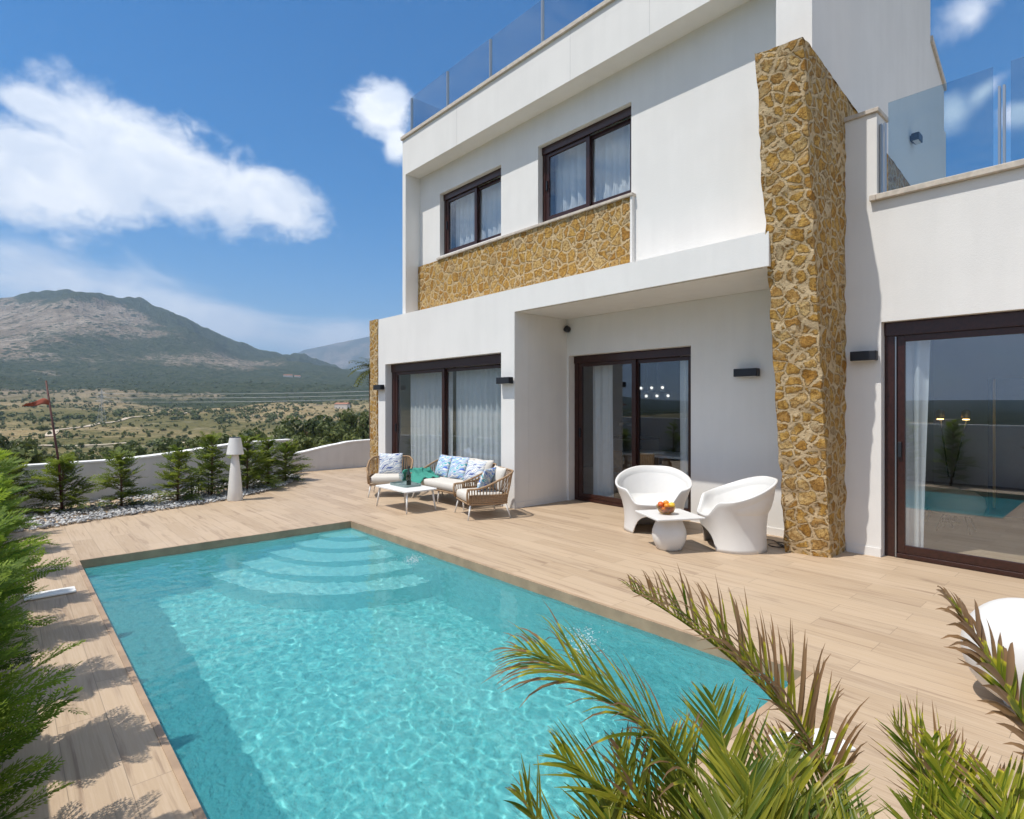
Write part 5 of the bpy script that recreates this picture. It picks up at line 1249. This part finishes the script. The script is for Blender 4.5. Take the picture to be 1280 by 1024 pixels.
def far_house(px, dep, w, d_, h, label, pitched=True):
    p = pray(px, 506) * dep; z = min(ground_h(p.x, p.y), ground_h(p.x + w, p.y), ground_h(p.x, p.y + w)) - .3
    t = thing('country_house', label, 'house', (p.x, p.y, z), YAW + rnd.uniform(-.4, .4), 'country houses in the hills')
    MB().box(-w / 2, w / 2, -d_ / 2, d_ / 2, 0, h).build('wall', M_HOUSE, t)
    if pitched:
        mb = MB(); o_ = .4; mb.add([(-w / 2 - o_, -d_ / 2 - o_, h + .02), (w / 2 + o_, -d_ / 2 - o_, h + .02), (w / 2 + o_, d_ / 2 + o_, h + .02), (-w / 2 - o_, d_ / 2 + o_, h + .02), (-w / 2 - o_, 0, h + d_ * .22), (w / 2 + o_, 0, h + d_ * .22)], [(0, 1, 5, 4), (2, 3, 4, 5), (1, 2, 5), (3, 0, 4), (3, 2, 1, 0)]); mb.build('roof', M_ROOFT, t)
    for k in range(int(w / 4)):
        x = -w / 2 + 2 + 4 * k; MB().box(x - .6, x + .6, -d_ / 2 - .04, -d_ / 2 - .003, 1, 2.4).build('window', M_WIN, t)
    return t
far_house(360, 1750, 26, 12, 9, 'pale country house with reddish roof high on the right shoulder of the mountain')
far_house(372, 1780, 18, 10, 7, 'smaller pale country house beside the larger one on the mountain shoulder')
far_house(428, 640, 15, 8, 6, 'ochre country house on the hill left of the villa corner')
# neighbouring terrace behind the boundary wall (seen mirrored in the glass doors)
t = thing('neighbour_house', 'flat roofed beige neighbouring house behind the boundary wall', 'house', (-8.0, -26.0, -7.4))
MB().box(-14, 16, -8, 0, 0, 6.6).build('wall', M_ROOM, t); MB().box(-14.2, 16.2, -8.2, .2, 6.602, 6.9).build('roof', M_COPING, t)
for x in (-9, -1, 3.5, 9): MB().box(x, x + 1.0, -4.5, -3.5, 6.902, 8.1).build('chimney', M_ROOM, t)
for k in range(6): MB().box(-12 + 4.7 * k, -10.4 + 4.7 * k, .004, .05, 3.9, 5.4).build('window', M_WIN, t)

# ------------------------------------------------------------------ palm in the foreground
def bez(p0, p1, p2, p3, t):
    s_ = 1 - t; return p0 * s_ ** 3 + p1 * 3 * s_ * s_ * t + p2 * 3 * s_ * t * t + p3 * t ** 3
def frond(parent, P, leaf_len, n, seed, dry=0.2, start=0.18, droop=0.5, spread=0.75, width=0.0095, vang=0.35, bias=0.0):
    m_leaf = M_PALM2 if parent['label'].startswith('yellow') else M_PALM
    r_ = random.Random(seed); base = parent.location; n = int(n * .80); leaf_len *= .84; droop *= 1.7
    P = [Vector(p) - base for p in P]
    pts = [bez(*P, i / 30) for i in range(31)]
    mb = MB(); mb.tube(pts, [0.010 * (1 - i / 30) ** .8 + .0022 for i in range(31)], 7, a=0.45); f = mb.build('frond', M_PALM, parent, smooth=True)
    mb = MB()
    for i in range(n):
        t = start + (1 - start) * (i / (n - 1)) ** 0.95; p = bez(*P, t); d = (bez(*P, min(1, t + .02)) - bez(*P, max(0, t - .02))).normalized()
        side = d.cross(Vector((0, 0, 1)))
        if side.length < .1: side = Vector((1, 0, 0))
        side.normalize(); up = side.cross(d).normalized()
        prof = math.sin(math.pi * (0.16 + 0.80 * (t - start) / (1 - start))) ** .7
        for sg in (-1, 1):
            if r_.random() < .04: continue
            L = leaf_len * prof * r_.uniform(.85, 1.1); fw = spread + .45 * t + r_.uniform(-.22, .22)
            ld = (side * sg * (1.0 + bias * sg) + d * fw * 1.2 + up * (vang + r_.uniform(-.38, .38))).normalized()
            w = width * (.65 + .5 * prof) * r_.uniform(.8, 1.15); dy = dry * r_.uniform(.2, 1.8) + .5 * max(0, t - .75) * (dry > .15)
            K = 6; q = p.copy(); dr = droop * r_.uniform(.5, 1.6); tb = r_.uniform(.05, .7); nrm = up.copy(); tw = r_.uniform(-.5, .5)
            vs = []; at = []
            for k in range(K + 1):
                u = k / K; wv = w * (1 - abs(2 * (u * .9 + .05) - .75) ** 2 * .55) * (1 - u ** 5) * .5 + .0004
                wd = ld.cross(nrm); wd = (wd.normalized() * math.cos(tw * u) + nrm * math.sin(tw * u))
                vs += [q - wd * wv + nrm * wv * .35, q, q + wd * wv + nrm * wv * .35]
                tn = tb + (1.6 if u > 1 - min(.95, dy) and dy > .12 else 0) * min(1, (u - (1 - dy)) * 4 + .55)
                at += [tn, tn - .12, tn]
                q = q + ld * (L / K); curl = dr * (1.0 + (1.6 if dy > .5 else 0) * u)
                ld = (ld + Vector((0, 0, -1)) * curl * .16 * u + d * .02 + Vector((r_.gauss(0, .02), r_.gauss(0, .02), 0))).normalized()
                nrm = (nrm - ld * nrm.dot(ld)).normalized()
            mb.add(vs, [(k * 3 + j, k * 3 + j + 1, (k + 1) * 3 + j + 1, (k + 1) * 3 + j) for k in range(K) for j in range(2)], at)
    o = mb.build('leaflets', m_leaf, f, smooth=True); o['kind'] = 'stuff'
    return f
palm = thing('areca_palm', 'green palm with arching fronds and brown dry tips in front of the pool corner', 'palm', (-0.62, 1.62, 0))
B = Vector((-0.62, 1.62, 0))
def fr(parent, B0, ctrl, leaf_len, n, seed, **kw):
    """ctrl: photo bearings with a distance each, turned into points in the garden"""
    p1, p2, p3 = [pt(*c) for c in ctrl]; return frond(parent, (B0, p1, p2, p3), leaf_len, n, seed, **kw)
fr(palm, B + Vector((.03, .05, .25)), ((1110, 1000, 1.75), (960, 830, 1.95), (790, 738, 2.20)), .38, 92, 1, dry=.62, droop=.95, start=.30, vang=1.0, spread=.85, width=.0115)
fr(palm, B + Vector((-.03, 0, .22)), ((880, 980, 1.55), (770, 840, 1.62), (652, 815, 1.70)), .38, 66, 2, dry=.34, droop=1.25, start=.36, vang=.15, width=.0085)
fr(palm, B + Vector((-.04, -.03, .18)), ((850, 1070, 1.45), (765, 985, 1.50), (697, 945, 1.55)), .24, 34, 3, dry=.10, droop=.35, start=.32, vang=.3)
fr(palm, B + Vector((0, .04, .25)), ((935, 1080, 1.6), (920, 985, 1.75), (890, 872, 1.90)), .30, 40, 4, dry=.12, droop=.25, start=.26, vang=.35)
fr(palm, B + Vector((.03, 0, .2)), ((1000, 1130, 1.5), (1000, 1050, 1.62), (1035, 965, 1.75)), .30, 34, 5, dry=.08, droop=.3, start=.22, vang=.35)
fr(palm, B + Vector((-.03, -.05, .15)), ((800, 1150, 1.35), (765, 1070, 1.40), (760, 1000, 1.5)), .28, 36, 6, dry=.05, droop=.3, start=.22, vang=.3)
fr(palm, B + Vector((-.02, .02, .2)), ((880, 1110, 1.5), (850, 1010, 1.6), (835, 925, 1.68)), .30, 38, 7, dry=.22, droop=.4, start=.24, vang=.3)
fr(palm, B + Vector((.02, -.04, .15)), ((950, 1180, 1.35), (900, 1100, 1.42), (870, 1040, 1.5)), .30, 36, 8, dry=.05, droop=.3, start=.15, vang=.3)
fr(palm, B + Vector((.03, -.02, .15)), ((1010, 1170, 1.4), (985, 1090, 1.5), (965, 1020, 1.6)), .30, 34, 9, dry=.05, droop=.35, start=.15, vang=.3)
fr(palm, B + Vector((-.05, -.05, .12)), ((740, 1150, 1.3), (690, 1070, 1.33), (650, 990, 1.36)), .22, 28, 12, dry=.15, droop=.4, start=.3, vang=.3)
for j, (c3, ll, n_, dr_) in enumerate([(((905, 1125, 1.45), (865, 1055, 1.5), (800, 1005, 1.55)), .28, 40, .08), (((965, 1125, 1.45), (945, 1050, 1.55), (935, 965, 1.65)), .30, 42, .1), (((1050, 1155, 1.4), (1065, 1095, 1.5), (1095, 1040, 1.55)), .28, 38, .1),
                                  (((850, 1160, 1.35), (800, 1100, 1.4), (735, 1055, 1.45)), .28, 38, .06), (((920, 1160, 1.3), (905, 1090, 1.4), (912, 1015, 1.5)), .30, 40, .05), (((985, 1100, 1.55), (985, 1010, 1.68), (985, 925, 1.8)), .26, 38, .25), (((830, 1100, 1.4), (800, 1020, 1.48), (775, 930, 1.55)), .24, 34, .4)]):
    fr(palm, B + Vector((.02 * math.cos(j * 2.1), .03 * math.sin(j * 2.1), .15)), c3, ll, n_, 40 + j, dry=dr_, droop=.4, start=.18, vang=.45, width=.010)
for k in range(4):
    a = k * 1.6; mb = MB(); mb.tube([(.04 * math.cos(a), .04 * math.sin(a), 0), (.035 * math.cos(a), .035 * math.sin(a), .28)], [.022, .013], 8, a=.35); mb.build('stem', M_PALM, palm, smooth=True)
palm2 = thing('areca_palm', 'yellow green palm at the right with one dry brown frond reaching over the white ball', 'palm', (0.10, 1.74, 0))
B2 = Vector((0.10, 1.74, 0))
fr(palm2, B2 + Vector((0, 0, .2)), ((1235, 1120, 1.45), (1190, 1020, 1.55), (1118, 905, 1.65)), .30, 44, 21, dry=.20, droop=.25, start=.30, vang=.45)
fr(palm2, B2 + Vector((.03, .03, .25)), ((1310, 1000, 1.35), (1275, 860, 1.45), (1180, 742, 1.55)), .18, 34, 22, dry=.95, droop=1.1, start=.42, vang=.2, width=.018)
fr(palm2, B2 + Vector((-.02, -.03, .15)), ((1205, 1160, 1.35), (1165, 1080, 1.4), (1140, 1010, 1.45)), .26, 34, 23, dry=.06, droop=.3, start=.2, vang=.4)
fr(palm2, B2 + Vector((.03, 0, .2)), ((1295, 1120, 1.35), (1275, 1040, 1.42), (1245, 975, 1.5)), .26, 34, 24, dry=.25, droop=.35, start=.25, vang=.4)
for j, (c3, ll, n_, dr_) in enumerate([(((1245, 1160, 1.3), (1225, 1090, 1.4), (1195, 1000, 1.5)), .27, 42, .12), (((1285, 1160, 1.3), (1265, 1100, 1.38), (1225, 1040, 1.45)), .26, 38, .1), (((1225, 1130, 1.4), (1195, 1040, 1.5), (1165, 925, 1.6)), .24, 42, .3)]):
    fr(palm2, B2 + Vector((.02 * math.cos(j * 2.1), .02 * math.sin(j * 2.1), .15)), c3, ll, n_, 60 + j, dry=dr_, droop=.35, start=.2, vang=.5, width=.0095)
for k in range(3):
    a = k * 2.1; mb = MB(); mb.tube([(.03 * math.cos(a), .03 * math.sin(a), 0), (.03 * math.cos(a), .03 * math.sin(a), .25)], [.02, .012], 8, a=.35); mb.build('stem', M_PALM, palm2, smooth=True)
for q, rr in ((B, .22), (B2, .18)):
    mb = MB(); mb.lathe([(rr, .004), (rr * .98, .012), (rr * .4, .02)], 24, (q.x, q.y, 0)); o = mb.build('soil', M_SOIL); o['kind'] = 'structure'

# ------------------------------------------------------------------ the air: thin haze out to the mountains
m, T = mat('thin_air'); v = T.n('ShaderNodeVolumePrincipled'); v.inputs['Color'].default_value = (0.55, 0.74, 1.0, 1); v.inputs['Density'].default_value = 1.4e-4; v.inputs['Anisotropy'].default_value = 0.1
o_ = T.n('ShaderNodeOutputMaterial'); T.l(v.outputs[0], o_.inputs[1])
zs_ = [v_.co.z for v_ in terrain.data.vertices]
mb = MB(); mb.box(-13500, 13500, -13500, 13500, min(zs_) - 1.5, max(zs_) + 20); hz = mb.build('haze', m); hz['kind'] = 'stuff'
